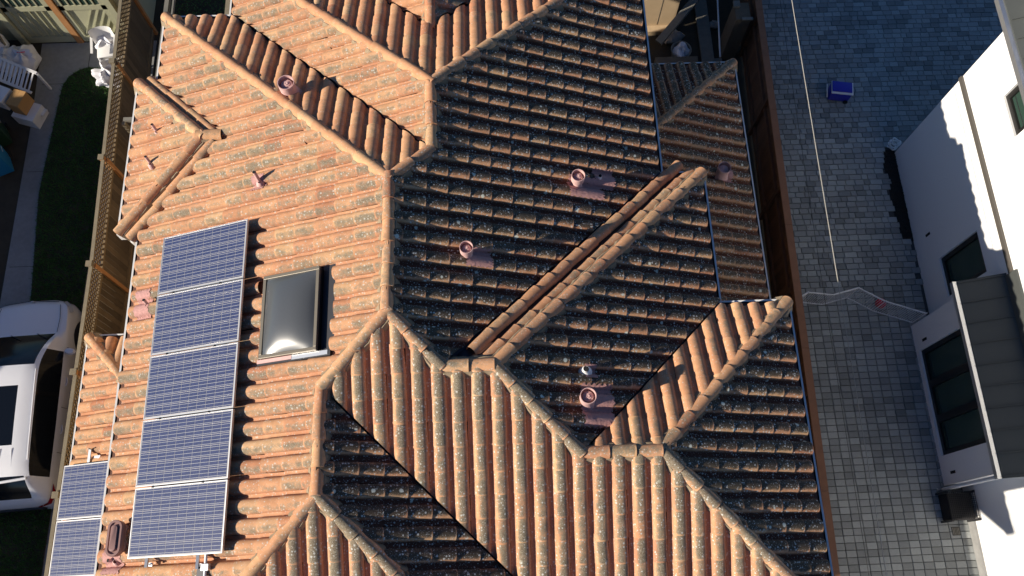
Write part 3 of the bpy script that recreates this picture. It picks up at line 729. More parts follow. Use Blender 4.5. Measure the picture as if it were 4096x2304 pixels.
stad_loft([(.15, .085, .22), (.15, .10, .225), (.15, .105, .36), (.15, .10, .372), (.148, .072, .372), (.148, .068, .352)]).build('hood', 'pink_brown', t, smooth=True)
stad_loft([(.138, .048, .35), (.138, .045, .385), (.136, .04, .39)]).build('cap_plate', 'pink_brown', t, smooth=True)

# ------------------------------------------------------------------ ground
def sheet(name, poly, z, mat, th=.0, **kw):
    n = len(poly); a = sum(poly[i][0] * poly[(i + 1) % n][1] - poly[(i + 1) % n][0] * poly[i][1] for i in range(n))
    if a < 0: poly = poly[::-1]
    mb = MB()
    if th: mb.prism(poly, z - th, z)
    else: mb.add([(x, y, z) for x, y in poly], [tuple(range(n))])
    return mb.build(name, mat, kind='structure', **kw)
sheet('ground', [(-250, -250), (250, -250), (250, 250), (-250, 250)], 0, 'soil')
sheet('driveway', [(-11.83, -8), (-8.98, -8), (-8.98, 14.3), (-12.05, 14.3), (-11.95, 11.5)], .03, 'concrete', .1)
for i, yy in enumerate((13.0, 10.4, 7.8, 5.2, 2.6, 0)):
    sheet('driveway_joint', [(-11.85, yy), (-9.0, yy), (-9.0, yy + .012), (-11.85, yy + .012)], .034, 'joint')
sheet('driveway_joint', [(-10.72, 13.0), (-10.70, 13.0), (-10.70, 14.3), (-10.72, 14.3)], .034, 'joint')
# planted strip with a rounded end
GP = [(-10.02, -8), (-9.94, 7), (-9.93, 10.3)] + [(-10.62 + .70 * math.cos(a), 12.75 + .75 * math.sin(a)) for a in [math.pi * k / 10 for k in range(11)]] + [(-11.44, 9.8), (-11.20, 7), (-11.25, -8)]
sheet('planting_strip', GP, .040, 'soil')
def grass_blades(poly, n, z, hmin, hmax):
    mb = MB(); xs = [q[0] for q in poly]; ys = [max(q[1], 0.5) for q in poly]; c = 0
    while c < n:
        x, y = random.uniform(min(xs), max(xs)), random.uniform(min(ys), max(ys))
        if not point_in(poly, x, y): continue
        a = random.uniform(0, 6.28); h = random.uniform(hmin, hmax); wd = random.uniform(.006, .012); lx, ly = random.gauss(0, .025), random.gauss(0, .025)
        dx, dy = math.cos(a) * wd, math.sin(a) * wd
        mb.add([(x - dx, y - dy, z), (x + dx, y + dy, z), (x + lx, y + ly, z + h)], [(0, 1, 2)]); c += 1
    return mb
grass_blades(GP, 42000, .04, .03, .075).build('lawn_grass', 'grass', label='green grass of the rounded strip in the driveway', kind='stuff')
# paved yard on the right: bed plus pavers
sheet('paver_bed', [(6.90, -6), (16.5, -6), (16.5, 18), (7.20, 18)], .012, 'joint', .05)
def paver_mesh(wx, wy):
    b = .007; z0, z1 = -.05, .0
    vs = [(sx * wx / 2, sy * wy / 2, z0) for sx, sy in ((-1, -1), (1, -1), (1, 1), (-1, 1))] + [(sx * wx / 2, sy * wy / 2, z1 - b) for sx, sy in ((-1, -1), (1, -1), (1, 1), (-1, 1))] + [(sx * (wx / 2 - b), sy * (wy / 2 - b), z1) for sx, sy in ((-1, -1), (1, -1), (1, 1), (-1, 1))]
    fs = [(8, 9, 10, 11)] + [(i, (i + 1) % 4, 4 + (i + 1) % 4, 4 + i) for i in range(4)] + [(4 + i, 4 + (i + 1) % 4, 8 + (i + 1) % 4, 8 + i) for i in range(4)]
    return vs, fs
pav = []; PH, PW = .152, .236
ya = -5.44; r_ = 0
while ya < 16.2:
    mixed = ya > 6.5
    xx = 6.95 + (ya * .012) + ((.5 if (r_ % 2 and mixed) else .0) + random.uniform(-.03, .03) * (2 if mixed else .5)) * PW
    xend = 16.0 if ya > 9.9 else 10.55
    while xx < xend:
        wx = PW * (random.choice((.66, 1, 1, 1, 1.33)) if mixed else 1.0)
        cx, cy = xx + wx / 2, ya + PH / 2
        ok = not (10.08 < cx < 10.5 and 7.75 < cy < 10.3) and not (cx > 10.35 and cy < 10.1)
        if ok: pav.append((cx, cy, wx - .011, PH - .011))
        xx += wx
    ya += PH; r_ += 1
bed = bpy.data.objects['paver_bed']; pm = {}
camp = Vector((0, 0, CAMZ))
pav.sort(key=lambda t: (Vector((t[0], t[1], 0)) - camp).length + (0 if in_view(Vector((t[0], t[1], 0))) and t[0] > 7.2 else 100))
pa = MB(); ptint = []
for i, (cx, cy, wx, wy) in enumerate(pav):
    T = Matrix.Translation((cx, cy, .05 + random.uniform(-.003, .003))) @ Matrix.Rotation(random.uniform(-.012, .012), 4, 'Z') @ Matrix.Rotation(random.uniform(-.01, .01), 4, 'X') @ Matrix.Rotation(random.uniform(-.008, .008), 4, 'Y')
    vs, fs = paver_mesh(wx, wy)
    if i < 300:
        k = round(wx, 3)
        if k not in pm: me_o = MB().add(vs, fs).build('paver', 'paver_obj', bed, mw=T); pm[k] = me_o.data
        else: link('paver', pm[k], bed, T)
    else:
        pa.add([T @ Vector(q) for q in vs], fs); ptint += [random.choice((.68, .8, .92, 1, 1, 1.08, 1.18)) * random.uniform(.94, 1.06)] * len(vs)
po = pa.build('pavers', 'paver', bed, kind='stuff', label='remaining grey pavers of the yard')
ca = po.data.color_attributes.new('tint', 'FLOAT_COLOR', 'POINT'); ca.data.foreach_set('color', [x for t_ in ptint for x in (t_, t_, t_, 1)])
# mulch bed by the white wall
def scatter_chips(poly, n, z, s0, s1, mb=None):
    mb = mb or MB(); xs = [q[0] for q in poly]; ys = [q[1] for q in poly]
    for _ in range(n):
        x, y = random.uniform(min(xs), max(xs)), random.uniform(min(ys), max(ys)); s_ = random.uniform(s0, s1)
        T = Matrix.Translation((x, y, z)) @ Matrix.Rotation(random.uniform(0, 6), 4, 'Z') @ Matrix.Rotation(random.uniform(-.6, .6), 4, 'X')
        mb.box(-s_, s_, -s_ * .5, s_ * .5, -s_ * .3, s_ * .3, T)
    return mb
sheet('mulch_bed', [(10.06, 7.72), (10.5, 7.72), (10.5, 10.30), (10.06, 10.30)], .03, 'mulch')
scatter_chips([(10.10, 7.8), (10.4, 7.8), (10.4, 10.25), (10.10, 10.25)], 600, .04, .012, .035).build('bark_chips', 'mulch', label='dark bark chips along the base of the white wall', kind='stuff')

# ------------------------------------------------------------------ left fence with lattice top
fe = empty('lattice_fence', (-8.9, 6, 0), label='weathered board fence with diagonal lattice top along the driveway', cat='fence')
FX = lambda y: -8.83 - max(0, y - 7) * .03
posts = [-5.2, -2.8, -.4, 2.06, 4.56, 6.98, 9.60, 12.20, 14.55]
for i, yy in enumerate(posts):
    x = FX(yy)
    MB().box(x - .07, x + .03, yy - .05, yy + .05, 0, 2.08).build('post', 'fence_grey' if i % 2 else 'fence_new', fe)
    MB().box(x - .085, x + .045, yy - .065, yy + .065, 2.082, 2.12).build('post_cap', 'fence_grey', fe)
    MB().box(x + .033, x + .075, yy - .045, yy + .045, 0, 1.98).build('post_face', 'fence_new', fe)
for a, b in zip(posts[:-1], posts[1:]):
    n = round((b - a - .1) / .142); st = (b - a - .1) / n
    for k in range(n):
        y0_ = a + .05 + k * st; x = FX(y0_)
        MB().box(x - .012 + random.uniform(-.004, .004), x + .010, y0_ + .004, y0_ + st - .004, .06, 1.50 + random.uniform(-.004, .004)).build('board', 'fence', fe)
    xa, xb = FX(a), FX(b)
    for z0_, nm_ in ((.28, 'rail'), (1.545, 'rail'), (2.03, 'top_rail')):
        MB().bar((xa + (.03 if z0_ < 1 else .0), a + .052, z0_), (xb + (.03 if z0_ < 1 else 0), b - .052, z0_), .05 if z0_ < 2 else .075, .07 if z0_ < 2 else .04).build(nm_, 'fence_grey' if z0_ > 2 else 'lattice', fe)
    # lattice: two layers of diagonal laths
    mb = MB(); z0_, z1_ = 1.585, 2.008; hh = z1_ - z0_; ln = b - a - .1; stp = .128
    for layer, sx in ((.006, 1), (-.006, -1)):
        c = -hh
        while c < ln:
            # lath from (c, z0) to (c+hh, z1), cut to the panel
            t0, t1 = max(0, -c / hh), min(1, (ln - c) / hh)
            if t1 > t0 + .02:
                p0, p1 = c + t0 * hh, c + t1 * hh; q0, q1 = z0_ + t0 * hh, z0_ + t1 * hh
                if sx < 0: p0, p1 = ln - p0, ln - p1
                mb.bar((mid(xa, xb) + layer, a + .05 + p0, q0), (mid(xa, xb) + layer, a + .05 + p1, q1), .034, .010, (1, 0, 0))
            c += stp
    # orientation: laths are flat against the fence plane
    mb.build('lattice', 'lattice', fe, kind='stuff')
# ------------------------------------------------------------------ right fence
rf = empty('board_fence', (6.75, 6, 0), label='dark redwood board fence between the tiled house and the paved yard', cat='fence')
RX = lambda y: 6.50 + y * .027
yy = -5.6
while yy < 16:
    x = RX(yy); MB().box(x - .010, x + .012 + random.uniform(-.003, .003), yy + .003, yy + .145, .05, 1.74).build('board', 'rfence', rf); yy += .149
for yy in [-3.62 + 2.42 * k for k in range(9)]:
    x = RX(yy); MB().box(x - .10, x - .013, yy - .045, yy + .045, 0, 1.76).build('post', 'rfence', rf)
for a, b in [(-5.6, -1.4), (-1.4, 1.6), (1.6, 4.6), (4.6, 7.5), (7.5, 10.5), (10.5, 13.4), (13.4, 16)]:
    MB().bar((RX(a) - .03, a + .003, 1.79), (RX(b) - .03, b - .003, 1.79), .16, .045).build('cap_rail', 'rfence_cap', rf)
    MB().bar((RX(a) - .045, a, .4), (RX(b) - .045, b, .4), .06, .09).build('rail', 'rfence', rf)
    MB().bar((RX(a) - .045, a, 1.3), (RX(b) - .045, b, 1.3), .06, .09).build('rail', 'rfence', rf)

# ------------------------------------------------------------------ white modern house
wh = empty('white_house', (11.5, 5, 0), label='white stucco modern house with dark windows beside the paved yard', cat='house')
X = 10.41; XB = 9.88
def wall_with_holes(name, x, ya, yb, za, zb, holes, parent, mat='stucco_w', th=.25):
    """wall in the plane x (facing -x) with rectangular window openings"""
    ys = sorted({ya, yb} | {v for h in holes for v in h[:2]}); zs = sorted({za, zb} | {v for h in holes for v in h[2:]}); mb = MB()
    for i in range(len(ys) - 1):
        for j in range(len(zs) - 1):
            cy, cz = mid(ys[i], ys[i + 1]), mid(zs[j], zs[j + 1])
            if any(h[0] < cy < h[1] and h[2] < cz < h[3] for h in holes): continue
            mb.add([(x, ys[i], zs[j]), (x, ys[i], zs[j + 1]), (x, ys[i + 1], zs[j + 1]), (x, ys[i + 1], zs[j])], [(0, 1, 2, 3)])
    for (a, b, c, d) in holes:
        mb.add([(x, a, c), (x + th, a, c), (x + th, a, d), (x, a, d)], [(0, 1, 2, 3)]); mb.add([(x, b, c), (x, b, d), (x + th, b, d), (x + th, b, c)], [(0, 1, 2, 3)])
        mb.add([(x, a, c), (x, b, c), (x + th, b, c), (x + th, a, c)], [(0, 1, 2, 3)]); mb.add([(x, a, d), (x + th, a, d), (x + th, b, d), (x, b, d)], [(0, 1, 2, 3)])
    return mb.build(name, mat, parent)
def window(x, ya, yb, za, zb, parent, mullions=1):
    w_ = MB(); f = .11; d0, d1 = x + .05, x + .13
    for a, b, c, d in ((ya, yb, za, za + f), (ya, yb, zb - f, zb), (ya, ya + f, za + f, zb - f), (yb - f, yb, za + f, zb - f)): w_.box(d0, d1, a + .001, b - .001, c + .001, d - .001)
    for k in range(1, mullions): yc = ya + (yb - ya) * k / mullions; w_.box(d0, d1, yc - .085, yc + .085, za + f, zb - f)
    w = w_.build('window', 'win_frame', parent)
    for k in range(mullions):
        y0_, y1_ = ya + (yb - ya) * k / mullions + .07, ya + (yb - ya) * (k + 1) / mullions - .07
        MB().box(x + .10, x + .108, y0_, y1_, za + f, zb - f).build('pane', 'glass_dark', w)
        MB().bar((x + .097, y0_ + .05, za + f + .1), (x + .097, y1_ - .05, za + f + .1), .012, .012).build('glazing_bar', 'alu_dark', w)
H1 = [(5.93, 6.88, .95, 2.60), (8.05, 8.99, 4.52, 5.5)]
wall_with_holes('wall', X, 5.5, 10.20, 0, 6.0, H1, wh)
for h in H1: window(X, *h, wh)
MB().prism([(X, 10.20), (X + .001, 10.19), (19, 10.19), (19, 10.20)], 0, 6.0).build('wall', 'stucco_w', wh)
MB().box(X + .26, 19, -6, 10.18, 0, 6.0).build('inner_core', 'stucco_w', wh)
HB = [(2.42, 4.87, .20, 2.33)]
wall_with_holes('wall', XB, 1.78, 5.52, 0, 2.78, HB, wh); window(XB, *HB[0], wh, 3)
MB().add([(XB, 5.52, 0), (X + .2, 5.52, 0), (X + .2, 5.52, 3.0), (XB, 5.52, 2.78)], [(0, 3, 2, 1)]).build('wall', 'stucco_w', wh)
MB().add([(XB, 1.78, 0), (X + .2, 1.78, 0), (X + .2, 1.78, 3.0), (XB, 1.78, 2.78)], [(0, 1, 2, 3)]).build('wall', 'stucco_w', wh)
MB().box(X - .0, X + .3, -6, 5.499, 2.6, 6.0).build('wall', 'stucco_w', wh)          # upper wall above the bay
wall_with_holes('wall', X - .12, -6, 1.30, 0, 6.0, [], wh)
MB().box(X - .119, X + .25, 1.29, 1.775, 0, 6.0).build('wall', 'stucco_w', wh)
MB().box(X - .055, X - .003, 5.60, 10.20, 3.36, 3.47).build('belt_trim', 'trim_dark', wh)
MB().box(X - .17, X - .122, -6, 1.25, .0, .28).build('plinth', 'concrete', wh)
# lean-to metal roof on the bay
bx0, bz0, bx1, bz1 = XB - .27, 2.80, X - .002, 3.22
mb = MB(); mb.add([(bx0, 1.62, bz0), (bx1, 1.62, bz1), (bx1, 5.66, bz1), (bx0, 5.66, bz0), (bx0, 1.62, bz0 - .06), (bx1, 1.62, bz1 - .06), (bx1, 5.66, bz1 - .06), (bx0, 5.66, bz0 - .06)], [(0, 1, 2, 3), (7, 6, 5, 4), (0, 4, 5, 1), (3, 2, 6, 7), (0, 3, 7, 4), (1, 5, 6, 2)])
mr = mb.build('metal_roof', 'metal_roof', wh)
for k in range(10):
    y_ = 1.66 + k * .44; MB().bar((bx0 + .01, y_, bz0 + .014), (bx1 - .01, y_, bz1 + .014), .022, .03).build('seam', 'metal_roof', mr)
MB().box(bx0 - .09, bx0 - .003, 1.62, 5.66, bz0 - .13, bz0 - .02).build('gutter', 'alu', wh)
MB().box(X - .05, X - .004, 1.7, 5.595, 3.225, 3.60).build('wall_flashing', 'metal_roof', wh)
# upper eave and its metal roof
eb = X - .32
mb = MB(); mb.add([(eb, -6, 5.72), (14.5, -6, 7.5), (14.5, 10.52, 7.5), (eb, 10.52, 5.72), (eb, -6, 5.64), (14.5, -6, 7.42), (14.5, 10.52, 7.42), (eb, 10.52, 5.64)], [(0, 1, 2, 3), (7, 6, 5, 4), (0, 4, 5, 1), (3, 2, 6, 7), (0, 3, 7, 4), (1, 5, 6, 2)])
mr2 = mb.build('metal_roof', 'metal_roof', wh)
for k in range(37): y_ = -5.9 + k * .44; MB().bar((eb + .02, y_, 5.72 + .02), (14.4, y_, 7.455 + .02), .022, .035).build('seam', 'metal_roof', mr2)
MB().box(eb - .10, eb - .003, -6, 10.52, 5.58, 5.70).build('gutter', 'alu', wh)
for (y_, z_, x_) in ((7.6, .62, X), (5.72, .62, X), (5.05, .45, XB), (2.02, .45, XB)): MB().box(x_ - .012, x_ - .002, y_ - .03, y_ + .03, z_, z_ + .2).build('weep_vent', 'black', wh)
MB().tube([(XB - .06, 1.70, 2.6), (XB - .06, 1.70, .12), (XB - .18, 1.70, .05)], .04, 10).build('downspout', 'white', wh, smooth=True)
# black cage by the wall
cg = empty('wire_cage', (9.95, 1.3, 0), label='black wire mesh cage standing against the white wall', cat='cage')
for a in ((9.66, 1.0), (10.24, 1.0), (9.66, 1.6), (10.24, 1.6)): MB().box(a[0] - .02, a[0] + .02, a[1] - .02, a[1] + .02, .05, .55).build('leg', 'car_black', cg)
MB().box(9.68, 10.22, 1.02, 1.58, .06, .44).build('unit', 'black', cg, bevel=.02)
mb = MB()
for k in range(15): mb.bar((9.66 + k * .0414, 1.0, .56), (9.66 + k * .0414, 1.6, .56), .008, .008)
for k in range(16): mb.bar((9.66, 1.0 + k * .04, .552), (10.24, 1.0 + k * .04, .552), .008, .008)
mb.build('mesh_grille', 'car_black', cg)
# hose bag at the north corner
hb = empty('hose_bundle', (10.30, 10.42, 0), label='white coiled hose bundle by the corner of the white wall', cat='hose')
for k in range(4): MB().tube([(10.34 + (.10 + .02 * ((k * 7) % 3)) * math.cos(a), 10.36 + (.09 + .015 * ((k * 5) % 3)) * math.sin(a), .08 + .09 * k + .05 * math.sin(2 * a + k)) for a in [2 * math.pi * j / 20 for j in range(21)]], .018, 8, False).build('coil', 'white', hb, smooth=True)

# ------------------------------------------------------------------ yard things on the pavers
# folding pet fence
pg = empty('folding_pet_fence', (8.4, 6.1, .05), label='white folding wire pet fence zigzagging across the pavers', cat='pet fence')
zz = [(7.05, 6.10), (7.27, 6.22), (7.85, 6.14), (8.47, 6.29), (9.04, 5.935), (9.93, 5.61)]
for i, (a, b) in enumerate(zip(zz[:-1], zz[1:])):
    A = Vector((*a, .06)); B = Vector((*b, .06)); up = Vector((0, 0, .70)); pn_ = empty if False else None
    pan = MB().tube([A + up, B + up], .019, 8).build('top_bar', 'whitepaint', pg, smooth=True); MB().tube([A, B], .015, 8).build('bottom_bar', 'whitepaint', pg, smooth=True)
    n = max(3, int((B - A).length / .052))
    for k in range(1, n): q = A + (B - A) * k / n; MB().tube([q, q + up], .0058, 5).build('bar', 'whitepaint', pan)
for q in zz: MB().tube([(*q, .05), (*q, .80)], .014, 8).build('hinge_post', 'whitepaint', pg, smooth=True)
def uvsphere(c, r, sq=1, n=16, m=10):
    return MB().lathe([(max(.0005, r * math.sin(math.pi * k / m)), -r * sq * math.cos(math.pi * k / m)) for k in range(m + 1)], n, Matrix.Translation(c))
bl = empty('ball', (9.20, 6.08, .05), label='red play ball behind the white pet fence', cat='ball')
uvsphere((9.20, 6.08, .18), .125).build('ball_skin', 'red', bl, smooth=True); MB().tube([(9.20, 6.08, .303), (9.20, 6.08, .307)], .012, 8).build('valve', 'black', bl)
# cooler
ck = empty('cooler', (9.19, 11.93, .05), R(-9), label='blue wheeled cooler with white rim and handle on the pavers', cat='cooler')
def rbox(name, mat, x0, x1, y0, y1, z0, z1, b=.02, parent=None, **kw): return MB().box(x0, x1, y0, y1, z0, z1).build(name, mat, parent, bevel=b, local=True, smooth=True, **kw)
rbox('body', 'cooler', -.27, .27, -.17, .17, .03, .36, .03, ck); rbox('rim', 'white', -.275, .29, -.19, .19, .362, .40, .015, ck); lid = rbox('lid', 'cooler', -.265, .25, -.145, .165, .402, .435, .015, ck)
MB().tube([(-.29, -.12, .10), (-.36, -.12, .30), (-.37, 0, .32), (-.36, .12, .30), (-.29, .12, .10)], .013, 8).build('handle', 'white', ck, local=True, smooth=True)
for s_ in (-1, 1): MB().tube([(.20, s_ * .175, .05), (.20, s_ * .21, .05)], .06, 16).build('wheel', 'rubber', ck, local=True, smooth=True)
# overhead cables
def cable(pts, r, label, mat='wire'):
    a, b = Vector(pts[0]), Vector(pts[1]); n = 24; L = [a + (b - a) * (k / n) - Vector((0, 0, pts[2] * 4 * (k / n) * (1 - k / n))) for k in range(n + 1)]
    return tag(MB().tube(L, r, 6).build('overhead_cable', mat, smooth=True), label, 'cable', 'cables over the paved yard')
cable(((6.36, 22.0, 5.25), (5.86, -12, 5.15), .10), .0075, 'pale overhead cable running above the redwood fence')
cable(((6.75, 14.0, 3.4), (6.10, -12, 4.2), .30), .005, 'thin cable slung below the pale overhead cable', 'rubber')

dr = empty('drain_cover', (9.93, .80, .05), label='small square drain cover set in the pavers near the white wall', cat='drain')
MB().box(9.84, 10.02, .71, .89, .045, .058).build('rim', 'car_black', dr)
for k in range(5): MB().box(9.855 + k * .032, 9.873 + k * .032, .725, .875, .0585, .064).build('slot_bar', 'lumber_grey', dr)
lv = MB()
for _ in range(70):
    x, y, s_ = random.uniform(7.2, 10.2), random.uniform(0, 14), random.uniform(.012, .028); T = Matrix.Translation((x, y, .062)) @ Matrix.Rotation(random.uniform(0, 6), 4, 'Z') @ Matrix.Rotation(random.uniform(-.4, .4), 4, 'X')
    lv.add([T @ Vector(q) for q in ((-s_, 0, 0), (0, -s_ * .45, .003), (s_, 0, 0), (0, s_ * .45, .003))], [(0, 1, 2, 3)])
lv.build('leaf_litter', 'lumber', label='scattered dry leaves on the pavers', kind='stuff')

# ------------------------------------------------------------------ parked car
def make_car():
    car = empty('parked_car', (-10.50, 4.32, .03), R(2.6), label='white SUV with a dark sunroof parked beside the lattice fence', cat='car')
    # stations along y (front = +y): y, half width at sill/belt/shoulder, roof half width, z belt, z top
    ST = [(-2.36, .70, .66, .45, .78, .80), (-2.30, .82, .80, .58, .92, .98), (-2.16, .90, .87, .66, 1.02, 1.16), (-1.95, .94, .90, .67, 1.06, 1.42), (-1.72, .955, .91, .68, 1.07, 1.60), (-1.35, .96, .915, .69, 1.07, 1.665),
          (-.8, .96, .92, .70, 1.06, 1.70), (-.2, .96, .92, .70, 1.05, 1.71), (.2, .96, .92, .69, 1.04, 1.695), (.55, .96, .915, .67, 1.03, 1.62), (.85, .958, .91, .66, 1.02, 1.46), (1.15, .955, .905, .70, 1.01, 1.26), (1.38, .95, .90, .78, 1.00, 1.085),
          (1.50, .95, .895, .82, .995, 1.05), (1.75, .945, .885, .80, .98, 1.03), (1.95, .925, .86, .76, .95, 1.00), (2.10, .87, .79, .68, .90, .95), (2.22, .76, .67, .56, .82, .88), (2.31, .54, .46, .38, .70, .76)]
    def ring(s):
        y, ws, wb, wr, zb, zt = s
        rt = zt - .012
        half = [(0, zt), (wr * .5, zt - .004), (wr * .86, rt - .008), (wr, rt - .05 if zt - zb > .25 else rt - .01), (wb * .97, zb + .015), (wb, zb - .03), (ws, zb - .22), (ws + .005, .62 if zb > .9 else zb * .7), (ws - .02, .42), (ws - .06, .26)]
        return half
    rings = [ring(s) for s in ST]; nh = len(rings[0])
    # smooth resample along y
    def cr(p0, p1, p2, p3, t): return .5 * ((2 * p1) + (-p0 + p2) * t + (2 * p0 - 5 * p1 + 4 * p2 - p3) * t * t + (-p0 + 3 * p1 - 3 * p2 + p3) * t ** 3)
    SUB = 3; Y = []; G = []
    for i in range(len(ST) - 1):
        ids = [max(0, i - 1), i, i + 1, min(len(ST) - 1, i + 2)]
        for k in range(SUB + (1 if i == len(ST) - 2 else 0)):
            t = k / SUB; Y.append(cr(*[ST[j][0] for j in ids], t)); G.append([(cr(*[rings[j][m][0] for j in ids], t), cr(*[rings[j][m][1] for j in ids], t)) for m in range(nh)])
    nr = len(Y); full = lambda g: [(-x, z) for x, z in reversed(g[1:])] + list(g)       # left to right
    nf = 2 * nh - 1
    vs = [(x, Y[i], z) for i in range(nr) for x, z in full(G[i])]
    body = MB(); side = {-1: MB(), 1: MB()}; wsd = MB(); rear = MB(); sun = MB(); c0 = nh - 1
    yw0, yw1 = .52, 1.40; yr0, yr1 = -2.20, -1.80
    for i in range(nr - 1):
        ym = mid(Y[i], Y[i + 1])
        for k in range(nf - 1):
            m = min(abs(k - c0), abs(k + 1 - c0)); f = (i * nf + k, i * nf + k + 1, (i + 1) * nf + k + 1, (i + 1) * nf + k); sx = 1 if k >= c0 else -1
            tgt = body
            if m <= 1 and yw0 < ym < yw1: tgt = wsd
            elif m <= 1 and yr0 < ym < yr1: tgt = rear
            elif m == 3 and -1.80 < ym < .98: tgt = side[sx]
            elif m <= 0 and -1.15 < ym < .12 : tgt = sun
            tgt.f.append(list(f)); tgt.mi.append(0)
    for mb_, nm_, mt_ in ((body, 'body', 'car'), (wsd, 'windshield', 'car_glass'), (rear, 'rear_window', 'car_glass'), (sun, 'sunroof', 'car_glass'), (side[1], 'side_window', 'car_glass'), (side[-1], 'side_window', 'car_glass')):
        used = sorted({i for f in mb_.f for i in f}); mp = {o: n for n, o in enumerate(used)}
        mb_.v = [vs[o] for o in used]; mb_.f = [[mp[i] for i in f][::-1] for f in mb_.f]
        if nm_ == 'body': mb_.f.append([mp[k] for k in range(nf)]); mb_.mi.append(0); mb_.f.append([mp[(nr - 1) * nf + k] for k in reversed(range(nf))]); mb_.mi.append(0)
        o = mb_.build(nm_, mt_, car, smooth=True, local=True)
        if nm_ == 'body': bd = o
    # wheels with dark arches
    for y_ in (1.42, -1.38):
        for s_ in (-1, 1):
            x_ = s_ * .86
            MB().tube([(x_ - s_ * .13, y_, .36), (x_ + s_ * .105, y_, .36)], .44, 24).build('wheel_arch', 'car_black', car, local=True, smooth=True)
            w_ = MB().tube([(x_ - s_ * .10, y_, .35), (x_ + s_ * .075, y_, .35), (x_ + s_ * .108, y_, .35)], [.35, .35, .31], 24).build('wheel', 'rubber', car, local=True, smooth=True)
            MB().tube([(x_ + s_ * .108, y_, .35), (x_ + s_ * .116, y_, .35)], .24, 20).build('rim', 'alu', w_, local=True)
    for s_ in (-1, 1):
        MB().lathe([(.001, -.05), (.10, -.03), (.125, .03), (.09, .085), (.001, .10)], 14, Matrix.Translation((s_ * 1.045, .93, 1.06)) @ Matrix.Rotation(s_ * R(-12), 4, 'Z') @ Matrix.Diagonal((1.05, .62, .85, 1))).build('mirror', 'car', car, local=True, smooth=True)
        MB().tube([(s_ * .66, .42, 1.655), (s_ * .685, .30, 1.70), (s_ * .70, -1.25, 1.685), (s_ * .68, -1.50, 1.63)], .018, 8).build('roof_rail', 'car', car, local=True, smooth=True)
        for y_ in (.28, -.78): MB().tube([(s_ * .955, y_ - .09, .93), (s_ * .975, y_, .935), (s_ * .955, y_ + .09, .93)], .014, 8).build('door_handle', 'car', car, local=True, smooth=True)
        for y_ in (1.05, -.30, -1.28):
            MB().tube([(s_ * .935, y_, 1.00), (s_ * .962, y_, .84), (s_ * .967, y_ + .02, .62), (s_ * .95, y_ + .02, .45)], .005, 6).build('door_seam', 'car_black', car, local=True)
        tl = MB(); tl.add([(s_ * .93, -1.93, 1.00), (s_ * .915, -2.12, .98), (s_ * .80, -2.315, .90), (s_ * .56, -2.37, .815), (s_ * .60, -2.375, .76), (s_ * .83, -2.325, .80), (s_ * .945, -2.12, .87)], [(0, 1, 6), (1, 2, 5, 6), (2, 3, 4, 5)][::1] if s_ < 0 else [(6, 1, 0), (6, 5, 2, 1), (5, 4, 3, 2)])
        tl.build('tail_light', 'taillight', car, local=True)
        hl = MB(); hl.add([(s_ * .885, 1.90, .945), (s_ * .82, 2.05, .935), (s_ * .68, 2.18, .90), (s_ * .72, 2.235, .80), (s_ * .865, 2.10, .84), (s_ * .925, 1.93, .87)], [(0, 1, 4, 5), (1, 2, 3, 4)] if s_ > 0 else [(5, 4, 1, 0), (4, 3, 2, 1)]); hl.build('headlight', 'headlight', car, local=True)
        MB().tube([(s_ * .70, 1.42, 1.065), (s_ * .72, 1.75, 1.035), (s_ * .66, 2.10, .965)], .006, 6).build('hood_seam', 'car_black', car, local=True)
    MB().tube([(-.6, 2.19, .925), (0, 2.25, .935), (.6, 2.19, .925)], .008, 6).build('hood_seam', 'car_black', car, local=True)
    MB().tube([(-.62, -1.86, 1.50), (0, -1.92, 1.53), (.62, -1.86, 1.50)], .03, 8).build('spoiler', 'car', car, local=True, smooth=True)
    for x_ in (-.30, .28): MB().tube([(x_, 1.40, 1.085), (x_ + .30, 1.24, 1.215)], .008, 6).build('wiper', 'car_black', car, local=True)
    MB().tube([(0, 2.235, .90), (0, 2.25, .902)], .05, 16).build('badge', 'alu', car, local=True)
    MB().box(-.62, .62, -2.40, -2.34, .52, .70).build('bumper_trim', 'car_black', car, bevel=.02, local=True)
    for x_ in (-.35, -.12, .12, .35): MB().bar((x_, -1.62, 1.622), (x_, -1.25, 1.682), .014, .008).build('roof_groove', 'alu', car, local=True)
    return car
make_car()

